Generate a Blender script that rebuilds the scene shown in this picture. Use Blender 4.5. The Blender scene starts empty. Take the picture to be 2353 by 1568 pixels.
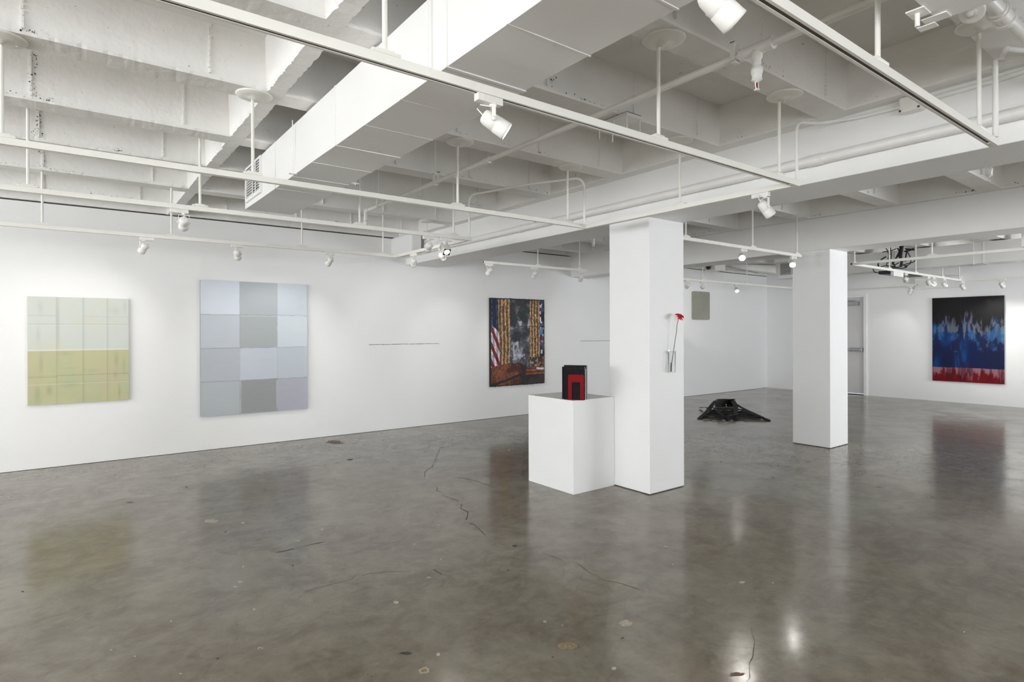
import bpy, bmesh, math, random
import numpy as np
from mathutils import Vector, Matrix, noise
random.seed(7); rng = np.random.default_rng(7)
PI = math.pi
SC = bpy.context.scene
COL = SC.collection

# ------------------------------------------------------------------ camera
CX, CY, W, H = 1176.5, 763.0, 2353, 1568
VA, VB = (2955., 758.), (162., 766.)          # vanishing points of the two room directions
F = math.sqrt(-((VA[0]-CX)*(VB[0]-CX)+(VA[1]-CY)*(VB[1]-CY)))
a_ = Vector((VA[0]-CX, CY-VA[1], -F)).normalized()
b_ = Vector((VB[0]-CX, CY-VB[1], -F)).normalized()
u_ = a_.cross(b_).normalized(); b_ = u_.cross(a_).normalized()
R = Matrix((a_, b_, u_))
EYE = Vector((0, 0, 1.5))
def ray(px, py): return R @ Vector((px-CX, CY-py, -F))
def at_z(px, py, z): d = ray(px, py); return EYE + d*((z-1.5)/d.z)
cam_d = bpy.data.cameras.new('camera'); cam = bpy.data.objects.new('camera', cam_d); COL.objects.link(cam)
cam.matrix_world = Matrix.Translation(EYE) @ R.to_4x4()
cam_d.sensor_fit = 'HORIZONTAL'; cam_d.sensor_width = 36; cam_d.lens = F/W*36
cam_d.shift_y = (CY-H/2)/W; cam_d.clip_start = .05; cam_d.clip_end = 200
SC.camera = cam

# ------------------------------------------------------------------ materials
def lin(c):
    return tuple(((v/255)/12.92 if v/255 <= .04045 else ((v/255+.055)/1.055)**2.4) for v in c)
def mat(name, col, rough=.5, metal=0, spec=.5, noise_amt=0, nscale=4, bump=0, bscale=60, emit=None, es=0, trans=0, ior=1.45):
    m = bpy.data.materials.new(name); m.use_nodes = True
    nt = m.node_tree; n = nt.nodes; l = nt.links; p = n['Principled BSDF']
    p.inputs['Roughness'].default_value = rough; p.inputs['Metallic'].default_value = metal
    p.inputs['Specular IOR Level'].default_value = spec
    p.inputs['Base Color'].default_value = (*col, 1)
    tc = n.new('ShaderNodeTexCoord')
    nz = n.new('ShaderNodeTexNoise'); nz.inputs['Scale'].default_value = nscale; nz.inputs['Detail'].default_value = 2
    l.new(tc.outputs['Object'], nz.inputs['Vector'])
    mr = n.new('ShaderNodeMapRange'); mr.inputs['To Min'].default_value = 1-noise_amt; mr.inputs['To Max'].default_value = 1+noise_amt*.3
    mr.inputs['From Min'].default_value = .3; mr.inputs['From Max'].default_value = .7
    l.new(nz.outputs['Fac'], mr.inputs['Value'])
    mx = n.new('ShaderNodeMix'); mx.data_type = 'RGBA'; mx.blend_type = 'MULTIPLY'; mx.inputs['Factor'].default_value = 1
    mx.inputs['A'].default_value = (*col, 1); l.new(mr.outputs['Result'], mx.inputs['B'])
    l.new(mx.outputs['Result'], p.inputs['Base Color'])
    if bump:
        nb = n.new('ShaderNodeTexNoise'); nb.inputs['Scale'].default_value = bscale; nb.inputs['Detail'].default_value = 2
        l.new(tc.outputs['Object'], nb.inputs['Vector'])
        bp = n.new('ShaderNodeBump'); bp.inputs['Strength'].default_value = bump; bp.inputs['Distance'].default_value = .01
        l.new(nb.outputs['Fac'], bp.inputs['Height']); l.new(bp.outputs['Normal'], p.inputs['Normal'])
    if emit:
        p.inputs['Emission Color'].default_value = (*emit, 1); p.inputs['Emission Strength'].default_value = es
    if trans:
        p.inputs['Transmission Weight'].default_value = trans; p.inputs['IOR'].default_value = ior
    return m
M = {}
M['wall'] = mat('wall_paint', (.87,.875,.875), .55, spec=.3, noise_amt=.02, nscale=.8, bump=.05, bscale=90)
M['conc'] = mat('painted_concrete', (.86,.852,.83), .6, spec=.3, noise_amt=.07, nscale=2.2, bump=.5, bscale=16)
M['beam'] = mat('beam_paint', (.87,.872,.865), .55, spec=.3, noise_amt=.03, nscale=1.2, bump=.1, bscale=40)
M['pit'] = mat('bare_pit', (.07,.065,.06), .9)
M['duct'] = mat('duct_paint', (.85,.85,.84), .45, spec=.4, noise_amt=.03, nscale=1.5, bump=.12, bscale=3)
M['rail'] = mat('rail_enamel', (.82,.81,.76), .4, noise_amt=.02)
M['lampw'] = mat('lamp_enamel', (.80,.79,.76), .38, noise_amt=.02)
M['slot'] = mat('rail_slot', (.11,.085,.07), .6)
M['grey'] = mat('vent_shadow', (.28,.28,.275), .7)
M['pipe'] = mat('pipe_paint', (.87,.865,.84), .36, noise_amt=.03, nscale=9, bump=.1, bscale=35)
M['dark'] = mat('dark_gap', (.02,.02,.02), .9)
M['black'] = mat('black_plastic', (.012,.012,.013), .45)
M['strap'] = mat('black_webbing', (.016,.015,.017), .75, spec=.3, noise_amt=.4, nscale=40, bump=.6, bscale=200)
M['vinyl'] = mat('black_vinyl', (.008,.008,.009), .28)
M['book'] = mat('black_book_cloth', (.010,.010,.012), .55, spec=.08, noise_amt=.15, nscale=30)
M['pages'] = mat('book_pages', (.72,.71,.69), .8, noise_amt=.08, nscale=200)
M['red'] = mat('red_enamel', (.23,.0,.004), .4, spec=.08)
M['plinth'] = mat('plinth_paint', (.875,.88,.88), .5, spec=.3, noise_amt=.01)
M['steel'] = mat('brushed_steel', (.42,.42,.43), .38, metal=.8, noise_amt=.1, nscale=50)
M['door'] = mat('door_paint', (.66,.655,.65), .4, noise_amt=.02)
M['chrome'] = mat('chrome_hook', (.6,.6,.6), .2, metal=1)
M['stem'] = mat('flower_stem', (.11,.13,.07), .55, noise_amt=.3, nscale=30)
M['petal'] = mat('flower_petal', (.62,.006,.02), .5, noise_amt=.35, nscale=60)
M['petal2'] = mat('flower_petal_pink', (.85,.06,.10), .5, noise_amt=.2, nscale=60)
M['yellow'] = mat('flower_centre', (.75,.42,.08), .6, noise_amt=.2)
def thin_glass():
    m = bpy.data.materials.new('clear_glass'); m.use_nodes = True; nt = m.node_tree; n = nt.nodes; n.clear()
    o = n.new('ShaderNodeOutputMaterial'); mx = n.new('ShaderNodeMixShader'); tr = n.new('ShaderNodeBsdfTransparent'); gl = n.new('ShaderNodeBsdfGlossy'); lw = n.new('ShaderNodeLayerWeight')
    tr.inputs['Color'].default_value = (.985,.99,.988,1); gl.inputs['Roughness'].default_value = .03; lw.inputs['Blend'].default_value = .05
    nt.links.new(lw.outputs['Fresnel'], mx.inputs['Fac']); nt.links.new(tr.outputs[0], mx.inputs[1]); nt.links.new(gl.outputs[0], mx.inputs[2]); nt.links.new(mx.outputs[0], o.inputs['Surface']); return m
M['glass'] = thin_glass()
M['water'] = mat('vase_water', (.96,.97,.93), .0, trans=1, ior=1.05)
M['lens_on'] = mat('lit_lens', (1,1,1), .4, emit=(1,.97,.92), es=38)
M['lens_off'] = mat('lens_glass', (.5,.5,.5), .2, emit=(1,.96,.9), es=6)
M['cream'] = mat('worn_plaster', (.50,.46,.38), .7, noise_amt=.25, nscale=60)
M['ochre'] = mat('worn_ochre', (.33,.24,.13), .7, noise_amt=.4, nscale=70)
M['crk'] = mat('crack', (.075,.068,.06), .8)  # floor cracks and small dark parts, also the painted shade under the columns
M['rust'] = mat('rust_patch', (.21,.135,.085), .6, noise_amt=.5, nscale=50)
M['linewire'] = mat('dark_wire', (.10,.10,.105), .5, noise_amt=.5, nscale=40)
M['wiry'] = mat('cable_sheath', (.015,.015,.016), .5)
M['mirror'] = mat('tarnished_panel', (.40,.40,.335), .28, metal=.35, noise_amt=.12, nscale=3)

def attr_mat(name, rough=.5, metal=0, spec=.4, bump=0, bscale=80):
    m = mat(name, (1,1,1), rough, metal, spec, bump=bump, bscale=bscale)
    nt = m.node_tree; p = nt.nodes['Principled BSDF']
    at = nt.nodes.new('ShaderNodeAttribute'); at.attribute_name = 'Col'
    nt.links.new(at.outputs['Color'], p.inputs['Base Color'])
    return m

def floor_mat():
    m = bpy.data.materials.new('polished_concrete'); m.use_nodes = True
    nt = m.node_tree; n = nt.nodes; l = nt.links; p = n['Principled BSDF']
    tc = n.new('ShaderNodeTexCoord')
    def nz(scale, detail=6, rough=.6, dist=0, sc=(1,1,1), rot=0):
        mp = n.new('ShaderNodeMapping'); mp.inputs['Scale'].default_value = sc; mp.inputs['Rotation'].default_value = (0,0,rot)
        l.new(tc.outputs['Object'], mp.inputs['Vector'])
        t = n.new('ShaderNodeTexNoise'); t.inputs['Scale'].default_value = scale; t.inputs['Detail'].default_value = detail
        t.inputs['Roughness'].default_value = rough; t.inputs['Distortion'].default_value = dist
        l.new(mp.outputs['Vector'], t.inputs['Vector']); return t.outputs['Fac']
    def mr(v, a, b, c, d):
        k = n.new('ShaderNodeMapRange'); l.new(v, k.inputs['Value'])
        k.inputs['From Min'].default_value = a; k.inputs['From Max'].default_value = b
        k.inputs['To Min'].default_value = c; k.inputs['To Max'].default_value = d; return k.outputs['Result']
    def mix(f, a, b, bt='MIX'):
        k = n.new('ShaderNodeMix'); k.data_type = 'RGBA'; k.blend_type = bt
        if hasattr(f, 'node'): l.new(f, k.inputs['Factor'])
        else: k.inputs['Factor'].default_value = f
        for s, v in (('A', a), ('B', b)):
            if hasattr(v, 'node'): l.new(v, k.inputs[s])
            else: k.inputs[s].default_value = (*v, 1)
        return k.outputs['Result']
    big = mr(nz(.55, 3, .55, .6), .36, .64, 0, 1)
    mid = mr(nz(1.9, 5, .65, .8), .33, .67, 0, 1)
    fine = mr(nz(22, 3, .7), .3, .7, 0, 1)
    streak = mr(nz(3.2, 4, .65, .4, (1, 3.2, 1), .6), .35, .65, 0, 1)
    g, br, dk = (.252,.238,.184), (.240,.188,.130), (.102,.076,.050)
    c = mix(big, g, br)
    c = mix(mr(mid, .15, .9, 0, .72), c, dk)
    c = mix(mr(streak, 0, 1, .0, .28), c, (.30,.28,.235))
    c = mix(mr(nz(6.5, 4, .7, .5), .42, .66, .0, .38), c, (.34,.31,.25))
    c = mix(mr(nz(4.1, 5, .72, 1.2), .50, .70, .0, .45), c, (.115,.09,.064))
    c = mix(mr(fine, 0, 1, .0, .26), c, (.16,.14,.115))
    sp = n.new('ShaderNodeTexVoronoi'); sp.inputs['Scale'].default_value = 9; l.new(tc.outputs['Object'], sp.inputs['Vector'])
    c = mix(mr(sp.outputs['Distance'], .015, .03, .6, 0), c, (.12,.10,.08))
    l.new(c, p.inputs['Base Color'])
    l.new(mr(mid, 0, 1, .12, .22), p.inputs['Roughness'])
    p.inputs['Specular IOR Level'].default_value = .47
    bp = n.new('ShaderNodeBump'); bp.inputs['Strength'].default_value = .11; bp.inputs['Distance'].default_value = .01
    l.new(nz(7, 4, .6), bp.inputs['Height']); l.new(bp.outputs['Normal'], p.inputs['Normal'])
    return m
M['floor'] = floor_mat()

# ------------------------------------------------------------------ mesh helpers
class MB:
    def __init__(s): s.v = []; s.f = []; s.m = []; s.sm = []
    def face(s, pts, mi=0, smooth=False):
        b = len(s.v); s.v += [tuple(p) for p in pts]; s.f.append(tuple(range(b, b+len(pts)))); s.m.append(mi); s.sm.append(smooth)
    def grid(s, rows, mi=0, smooth=True, closed=False):
        b = len(s.v); nr, nc = len(rows), len(rows[0])
        for r in rows: s.v += [tuple(p) for p in r]
        for i in range(nr-1):
            for j in range(nc if closed else nc-1):
                j2 = (j+1) % nc
                s.f.append((b+i*nc+j, b+i*nc+j2, b+(i+1)*nc+j2, b+(i+1)*nc+j)); s.m.append(mi); s.sm.append(smooth)
    def box(s, lo, hi, mi=0, mtx=None, bev=0):
        x0, y0, z0 = lo; x1, y1, z1 = hi
        if bev:
            bm = bmesh.new(); bmesh.ops.create_cube(bm, size=1)
            for v in bm.verts: v.co = Vector(((x0+x1)/2+v.co.x*(x1-x0), (y0+y1)/2+v.co.y*(y1-y0), (z0+z1)/2+v.co.z*(z1-z0)))
            bmesh.ops.bevel(bm, geom=bm.edges[:], offset=bev, segments=2, affect='EDGES', profile=.5)
            b = len(s.v); bm.verts.ensure_lookup_table()
            for v in bm.verts: s.v.append(tuple(mtx @ v.co) if mtx else tuple(v.co))
            for f in bm.faces: s.f.append(tuple(b+v.index for v in f.verts)); s.m.append(mi); s.sm.append(False)
            bm.free(); return s
        P = [Vector(p) for p in ((x0,y0,z0),(x1,y0,z0),(x1,y1,z0),(x0,y1,z0),(x0,y0,z1),(x1,y0,z1),(x1,y1,z1),(x0,y1,z1))]
        if mtx: P = [mtx @ p for p in P]
        b = len(s.v); s.v += [tuple(p) for p in P]
        for q in ((0,3,2,1),(4,5,6,7),(0,1,5,4),(1,2,6,5),(2,3,7,6),(3,0,4,7)):
            s.f.append(tuple(b+i for i in q)); s.m.append(mi); s.sm.append(False)
        return s
    def tube(s, path, r, n=12, mi=0, caps=True, flat=None):
        P = [Vector(p) for p in path]; rows = []; up = None
        for i, p in enumerate(P):
            t = (P[min(i+1, len(P)-1)]-P[max(i-1, 0)]).normalized()
            if up is None:
                up = Vector((0,0,1)) if abs(t.z) < .9 else Vector((1,0,0))
            up = (up-t*up.dot(t)).normalized(); sd = t.cross(up)
            rr = r[i] if isinstance(r, (list, tuple)) else r
            fl = flat or 1
            rows.append([p+(up*math.sin(a)*rr*fl+sd*math.cos(a)*rr) for a in [2*PI*k/n for k in range(n)]])
        s.grid(rows, mi, True, True)
        if caps: s.face(rows[0][::-1], mi); s.face(rows[-1], mi)
        return s
    def lathe(s, prof, mtx=None, n=24, mi=0):        # prof: (r, z) list
        rows = []
        for r, z in prof:
            row = [Vector((r*math.cos(2*PI*k/n), r*math.sin(2*PI*k/n), z)) for k in range(n)]
            rows.append([mtx @ p for p in row] if mtx else row)
        b = len(s.f); s.grid(rows, mi, True, True)
        return s
    def build(s, name, mats, parent=None, label=None):
        me = bpy.data.meshes.new(name); me.from_pydata(s.v, [], s.f)
        if not isinstance(mats, (list, tuple)): mats = [mats]
        for m in mats: me.materials.append(M[m] if isinstance(m, str) else m)
        me.polygons.foreach_set('material_index', s.m); me.polygons.foreach_set('use_smooth', s.sm)
        bm = bmesh.new(); bm.from_mesh(me); bmesh.ops.recalc_face_normals(bm, faces=bm.faces[:]) if not getattr(s, 'keep', 0) else None
        bm.to_mesh(me); bm.free(); me.update()
        o = bpy.data.objects.new(name, me); COL.objects.link(o)
        if parent is not None:
            o.parent = parent; o.matrix_parent_inverse = parent.matrix_world.inverted() if False else Matrix.Identity(4)
        if label: o['label'] = label
        return o
def tag(o, label, cat, group=None, kind=None):
    o['label'] = label; o['category'] = cat
    if group: o['group'] = group
    if kind: o['kind'] = kind
    return o
def struct(o, label=None):
    o['kind'] = 'structure'
    if label: o['label'] = label
    return o
def empty(name, loc, label, cat, group=None, rz=0):
    o = bpy.data.objects.new(name, None); COL.objects.link(o); o.location = loc; o.rotation_euler = (0,0,rz); o.empty_display_size = .1
    return tag(o, label, cat, group)
def arc(c, r, a0, a1, ax, ay, n=8):
    c = Vector(c); ax = Vector(ax); ay = Vector(ay)
    return [c+ax*math.cos(a0+(a1-a0)*k/n)*r+ay*math.sin(a0+(a1-a0)*k/n)*r for k in range(n+1)]
def basis(zdir, hint=(0,0,1)):
    z = Vector(zdir).normalized(); h = Vector(hint)
    if abs(z.dot(h)) > .98: h = Vector((1,0,0))
    x = h.cross(z).normalized(); y = z.cross(x)
    return Matrix((x, y, z)).transposed().to_4x4()

# ------------------------------------------------------------------ room shell
YW, XB, XR, YR = 8.31, 14.76, -8.5, -4.2     # left wall, back wall, rear wall, right wall
ZS, ZD = 2.955, 3.265                         # joist soffit, deck
# floor with its worn patches and cracks
fm = MB(); fm.box((XR-.2, YR-.2, -.15), (XB+.2, YW+.2, 0), 0)
def patch(px, py, w, h=None, mi=1, jag=.25, n=15, z=.0006, seed=0):
    c = at_z(px, py, 0); e = at_z(px+w/2, py, 0); rx = (e-c).length
    hh = h if h else w*.45
    f_ = at_z(px, py-hh/2, 0); ry = (f_-c).length
    dx = (e-c).normalized(); dy = (f_-c).normalized(); r_ = random.Random(px*7+py)
    pts = []
    for k in range(n):
        a = 2*PI*k/n; q = 1-jag+jag*1.6*r_.random()
        p = c+dx*math.cos(a)*rx*q+dy*math.sin(a)*ry*q; pts.append((p.x, p.y, z))
    fm.face(pts, mi)
for p in [(485,1198,34,9),(975,1542,25,16),(1437,1433,30,15),(910,1385,14,7),(683,1244,17,6),(985,1328,13,5),(1007,1505,10,8),(552,1338,12,6),(598,1491,15,7),(1012,1286,7,5),(740,1217,7,4),(558,1202,8,4),(1252,1429,9,5),(559,1303,5,4),(1530,1257,12,5),(255,1494,6,3),(415,1549,8,3),(158,1118,9,3),(541,1349,10,3),(584,1401,6,3),(310,1509,4,3),(952,1251,7,3),(1411,1537,13,8),(1776,1340,5,3),(1546,1298,4,4),(1705,1339,14,6),(1008,1207,6,2),(666,1094,4,3),(815,1019,10,2),(740,1045,6,3),(2216,1453,4,4),(1170,1035,4,3),(393,1428,4,4),(1292,1438,3,3)]:
    patch(*p, mi=1)
for p in [(1303,1486,46,18),]: patch(*p, mi=2, jag=.12, n=26)
for p in [(1692,1550,32,12),(768,1017,36,9)]: patch(*p, mi=4, jag=.5, n=30)
for p in [(975,1542,15,9),(598,1492,8,4)]: patch(*p, mi=2, z=.0010)
for p in [(805,1057,14,3),(1184,1255,12,5),(1168,1311,5,3),(1270,1511,7,4),(1138,1251,4,2),(52,1360,8,3),(673,1300,5,3),(545,1436,4,3),(500,1514,7,3),(518,1223,5,3),(352,1252,3,2),(854,1555,5,3),(845,1550,5,2),(932,1502,36,9),(1430,1467,8,4),(300,1155,14,2),(428,1120,5,2),(610,1125,5,2),(865,1127,5,2),(1345,1306,3,2),(1298,1298,3,3),(1776,1098,5,2),(880,1012,4,2),(700,1383,3,2)]:
    patch(*p, mi=3, jag=.4)
def crack(pts, w=.0035, jit=.02, seed=1):
    r_ = random.Random(seed); P = [at_z(x, y, 0) for x, y in pts]; Q = [P[0]]
    for a, b in zip(P, P[1:]):
        L = (b-a).length; n = max(2, int(L/.05)); d = (b-a).normalized(); s = Vector((-d.y, d.x, 0))
        for k in range(1, n+1):
            j = jit if k < n else 0
            Q.append(a.lerp(b, k/n)+s*r_.uniform(-j, j))
    for a, b in zip(Q, Q[1:]):
        if r_.random() < .12: continue
        d = (b-a).normalized(); s = Vector((-d.y, d.x, 0))*w*r_.uniform(.35, .75)
        fm.face([(p.x, p.y, .0007) for p in (a-s, b-s, b+s, a+s)], 3)
crack([(1013,1025),(1005,1046),(996,1068),(982,1082),(976,1095),(995,1113),(1010,1130),(1025,1142),(1060,1158),(1058,1168),(1075,1184),(1070,1196),(1092,1207),(1105,1220),(1117,1237)], .005, .025, 1)
crack([(1245,1272),(1290,1288),(1325,1295),(1345,1310),(1385,1333),(1430,1342),(1470,1356)], .003, .01, 2)
crack([(997,1309),(1015,1321)], .006, .003, 3)
crack([(1727,1445),(1735,1475),(1730,1510),(1722,1545),(1715,1568)], .0025, .01, 4)
crack([(620,1272),(650,1268),(700,1256),(745,1246)], .009, .012, 5)
crack([(700,1362),(760,1344),(850,1318),(940,1312)], .002, .012, 6)
crack([(1040,1095),(1085,1103),(1130,1117)], .006, .02, 7)
crack([(900,1070),(950,1062)], .005, .02, 8)
crack([(1788,1006),(1800,1004),(1816,1005)], .006, .01, 9)
crack([(1937,1061),(1950,1062)], .008, .004, 10)
crack([(1780,1402),(1860,1420)], .0015, .01, 12)
floor = struct(fm.build('floor', ['floor','cream','ochre','crk','rust']), 'glossy mottled grey brown polished concrete floor with cracks and pale worn spots')
floor.data.polygons[0].use_smooth = False

def wall(name, lo, hi, label, mt='wall'):
    return struct(MB().box(lo, hi).build(name, mt), label)
wall('wall_left', (XR-.2, YW, .004), (XB, YW+.2, 2.945), 'long white gallery wall hung with paintings')
# back wall with its doorway
DY0, DY1, DZ = 5.92, 6.86, 2.31
bw = MB()
bw.box((XB, YR-.2, 0), (XB+.2, DY0, 3.4)); bw.box((XB, DY1, 0), (XB+.2, YW+.4, 3.4)); bw.box((XB, DY0, DZ), (XB+.2, DY1, 3.4))
struct(bw.build('wall_back', 'wall'), 'white far end wall with the blue and red painting and a grey door')
# right wall and rear wall (behind the camera) with unseen window openings added for the area lights
rw = MB()
segs = [(XR, -4.6), (-4.6, 2.4, 'w'), (2.4, 8.3), (8.3, 13.1, 'w'), (13.1, XB)]
for s in segs:
    if len(s) == 2: rw.box((s[0], YR-.2, 0), (s[1], YR, 3.4))
    else: rw.box((s[0], YR-.2, 0), (s[1], YR, .7 if s[0] < 0 else .3)); rw.box((s[0], YR-.2, 2.75), (s[1], YR, 3.4))
struct(rw.build('wall_right', 'wall'), 'white window wall on the right, out of view')
rr = MB(); rr.box((XR-.2, YR-.2, 0), (XR, YW+.4, .6)); rr.box((XR-.2, YR-.2, 2.8), (XR, YW+.4, 3.4))
rr.box((XR-.2, YR-.2, .6), (XR, -3.4, 2.8)); rr.box((XR-.2, 7.6, .6), (XR, YW+.4, 2.8))
struct(rr.build('wall_rear', 'wall'), 'white window wall behind the camera')
def window(n, c0, c1, axis, fixed, z0, z1, parts):  # unseen frames, added to give the area lights a source
    m = MB(); t = .05
    def bx(a0, a1, za, zb):
        if axis == 'y': m.box((fixed-.12, a0, za), (fixed-.06, a1, zb))
        else: m.box((a0, fixed-.12, za), (a1, fixed-.06, zb))
    bx(c0, c1, z0, z0+t); bx(c0, c1, z1-t, z1)
    for k in range(parts+1):
        a = c0+(c1-c0-t)*k/parts; bx(a, a+t, z0, z1)
    struct(m.build('window_%d' % n, 'wall'))
window(1, -3.4, 7.6, 'y', XR, .6, 2.8, 7)
window(2, -4.6, 2.4, 'x', YR, .7, 2.75, 5)
window(3, 8.3, 13.1, 'x', YR, .3, 2.75, 4)

# ------------------------------------------------------------------ concrete ceiling: deck, joists, ribs, pits
cm = MB(); cm.keep = 0
cm.box((XR-.2, YR-.2, ZD), (XB+.2, YW+.4, ZD+.14), 0)
JY = [-4.07,-3.08,-2.1,-1.12,-.13,.85,1.84,2.775,3.79,4.81,5.775,6.765,7.75]
JW = .19
def rough_bar(a, b, w0, w1, axis, rough, zt=ZD+.02, zb=ZS):
    """a concrete bar with chipped lower arrises; axis 'x': runs a..b in x, w0..w1 in y"""
    n = max(2, int((b-a)/.022)); rows = []
    r_ = random.Random(int(a*991+w0*7919))
    for k in range(n+1):
        s = a+(b-a)*k/n
        def j(side):
            base = noise.noise(Vector((s*9, side*31+w0*7, 0)))*.5
            v = rough*(.45+base)*(r_.random() if r_.random() < .8 else 2.0)
            return max(0, v)
        j0, j1 = j(0), j(1); wv = .004*noise.noise(Vector((s*1.3, w0, 5)))
        tp = .012
        pts = [(w0-tp, zt), (w0+wv, zb+.012+j0*.6), (w0+wv+.004+j0*.5, zb+j0*.12), (w1+wv-.004-j1*.5, zb+j1*.12), (w1+wv, zb+.012+j1*.6), (w1+tp, zt)]
        rows.append([(s, y, z) if axis == 'x' else (y, s, z) for y, z in pts])
    cm.grid(rows, 0, False)
def bar_sets(x0, x1, rough):
    for y in JY: rough_bar(x0, x1, y-JW/2, y+JW/2, 'x', rough)
bar_sets(XR, .975, .012)
bar_sets(1.03, 4.11, .007)
bar_sets(4.76, 7.65, .007)
bar_sets(8.21, 10.93, .006)
bar_sets(10.99, XB, .006)
rough_bar(YR, YW, .945, 1.055, 'y', .022)
rough_bar(YR, YW, 10.9, 11.02, 'y', .01)
for x0, x1 in ((4.075, 4.23), (4.70, 4.79), (7.62, 7.72), (8.15, 8.24)):
    rough_bar(YR, YW, x0, x1, 'y', .006)
# edge beam along the left wall (a dark-coloured backing paints in the shade of its gap)
cm.box((XR-.2, YW-.012, 2.962), (XB, YW+.3, ZD+.02), 0)
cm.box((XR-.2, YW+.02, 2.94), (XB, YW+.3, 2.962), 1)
# form seams on the joist faces that look at the camera
for y in JY:
    for x in (-2.7, -1.87, -1.03, -.2, .63, 1.5, 2.3, 3.05, 3.78, 5.3, 6.1, 6.9, 9.0, 9.8):
        dx = random.uniform(-.02, .02)
        for k in range(9):
            z = ZS+.025+(ZD-ZS-.03)*k/9
            cm.box((x+dx-.006*random.random(), y-JW/2-.016, z), (x+dx+.004+.004*random.random(), y-JW/2+.002, z+(ZD-ZS)/9*random.uniform(.7, 1)), 0)
# small bug holes and chips, thickest near the arrises
def pit(c, nrm, r):
    nrm = Vector(nrm); t = nrm.orthogonal().normalized(); b = nrm.cross(t); k = random.randint(5, 7); ph = random.random()*6; an = random.uniform(.35, 1); rot = random.random()*PI
    pts = []
    for i in range(k):
        a = 2*PI*i/k+ph; q = r*random.uniform(.6, 1.2); x = math.cos(a)*q; y = math.sin(a)*q*an
        pts.append(Vector(c)+t*(x*math.cos(rot)-y*math.sin(rot))+b*(x*math.sin(rot)+y*math.cos(rot))+nrm*.0012)
    cm.face(pts, 1)
def pits_joist(x0, x1, dens, cl):
    for y in JY:
        if y < -1.2: continue
        yf = y-JW/2
        n = int((x1-x0)*dens)
        for _ in range(n):                                   # scattered on the near face
            z = random.uniform(ZS+.02, ZD-.02); pit((random.uniform(x0, x1), yf-.012*(z-ZS)/(ZD-ZS), z), (0,-1,0), random.uniform(.0012, .0035))
        for _ in range(cl):                                  # clusters along the arris
            cx = random.uniform(x0, x1); L = random.uniform(.05, .35)
            for _ in range(random.randint(6, 26)):
                q = random.gauss(0, .35)
                z = ZS+.014+abs(random.gauss(0, .012)); pit((cx+q*L, yf-.0008, z), (0,-1,0), random.uniform(.0012, .0045)*(1 if random.random() < .85 else 1.8))
        for _ in range(n//4): pit((random.uniform(x0, x1), random.uniform(y-.08, y+.08), ZS), (0,0,-1), random.uniform(.001, .0028))
pits_joist(-2.4, .92, 12, 8); pits_joist(1.08, 4.04, 12, 3); pits_joist(4.82, 7.6, 4, 1); pits_joist(8.3, 10.8, 2, 0)
for _ in range(260): pit((random.uniform(-2, 4), random.uniform(0, 8), ZD), (0,0,-1), random.uniform(.001, .003))
for (x, y0, y1, nn) in ((-.19, 5.68, 5.68, 60), (-.2, 6.67, 6.67, 40), (-.18, 4.71, 4.71, 30), (1.9, 3.695, 3.695, 40), (2.32, 2.68, 2.68, 30)):   # crumbling seams
    for _ in range(nn): 
        z = random.uniform(ZS+.02, ZD-.03); pit((x+random.gauss(0, .014), y0-.014, z), (0,-1,0), random.uniform(.002, .006))
for xe, ya, yb in ((7.62, .2, 5.5), (4.075, 1, 8)):
    for _ in range(int((yb-ya)*55 if xe > 5 else (yb-ya)*22)):
        y = random.uniform(ya, yb)
        if min(abs(y-j) for j in JY) < .1: continue
        if noise.noise(Vector((y*2.3, xe, 0))) < -.05: continue
        pit((xe-.0012, y, ZS+.02+abs(random.gauss(0, .018))), (-1,0,0), random.uniform(.002, .008 if xe > 5 else .004))
for y in np.arange(0, 7.6, .012):                             # dark crumbs on the far arris of the rib
    if random.random() < .35: pit((1.055+random.uniform(-.012, -.002), float(y), ZS+.0), (0,0,-1), random.uniform(.001, .0035))
ceiling = struct(cm.build('ceiling', ['conc', 'pit']), 'white painted ribbed concrete ceiling with chipped joists')

# ------------------------------------------------------------------ beams and columns
struct(MB().box((4.2, YR, 2.55), (4.725, YW+.05, ZS+.03), bev=.006).build('trim_1', 'beam'), 'near white downstand ceiling beam resting on the nearer column')
struct(MB().box((7.7, YR, 2.545), (8.17, YW+.05, ZS+.03), bev=.006).build('trim_2', 'beam'), 'farther white downstand ceiling beam resting on the farther column')
def column(lo, hi, label):
    m = MB().box((lo[0], lo[1], .007), (hi[0], hi[1], 2.552), bev=.004); m.box((lo[0]+.006, lo[1]+.006, 0), (hi[0]-.006, hi[1]-.006, .012), 1)  # dark inset core paints the shadow gap at the column foot
    o = struct(m.build('column', ['plinth', 'crk']), label); return o
column((4.232, 3.515), (4.74, 4.01), 'nearer square white column with the flower tube and plinth against it')
column((7.72, 3.50), (8.215, 3.985), 'farther square white column standing alone near the door')

# ------------------------------------------------------------------ door
dr = MB(); dr.box((XB+.02, DY0+.01, .03), (XB+.07, DY1-.01, DZ-.01), bev=.003)
door = struct(dr.build('door_1', 'door'), 'grey flush exit door with push bar and closer, half hidden behind column')
fr = MB(); fr.box((XB-.025, DY0-.055, .0), (XB-.0005, DY0+.008, DZ-.008)); fr.box((XB-.025, DY1-.008, .0), (XB-.0005, DY1+.055, DZ-.008)); fr.box((XB-.025, DY0-.055, DZ-.007), (XB-.0005, DY1+.055, DZ+.055))
fr.build('door_frame', 'beam', door)
pb = MB(); pb.box((XB-.075, DY0+.03, 1.03), (XB+.0, DY1-.06, 1.095), bev=.01); pb.box((XB-.08, DY0+.02, 1.02), (XB+.02, DY0+.07, 1.105), bev=.006); pb.box((XB-.085, DY0+.30, 1.025), (XB-.07, DY0+.33, 1.10), bev=.003)
pb.build('push_bar', 'steel', door)
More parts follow.
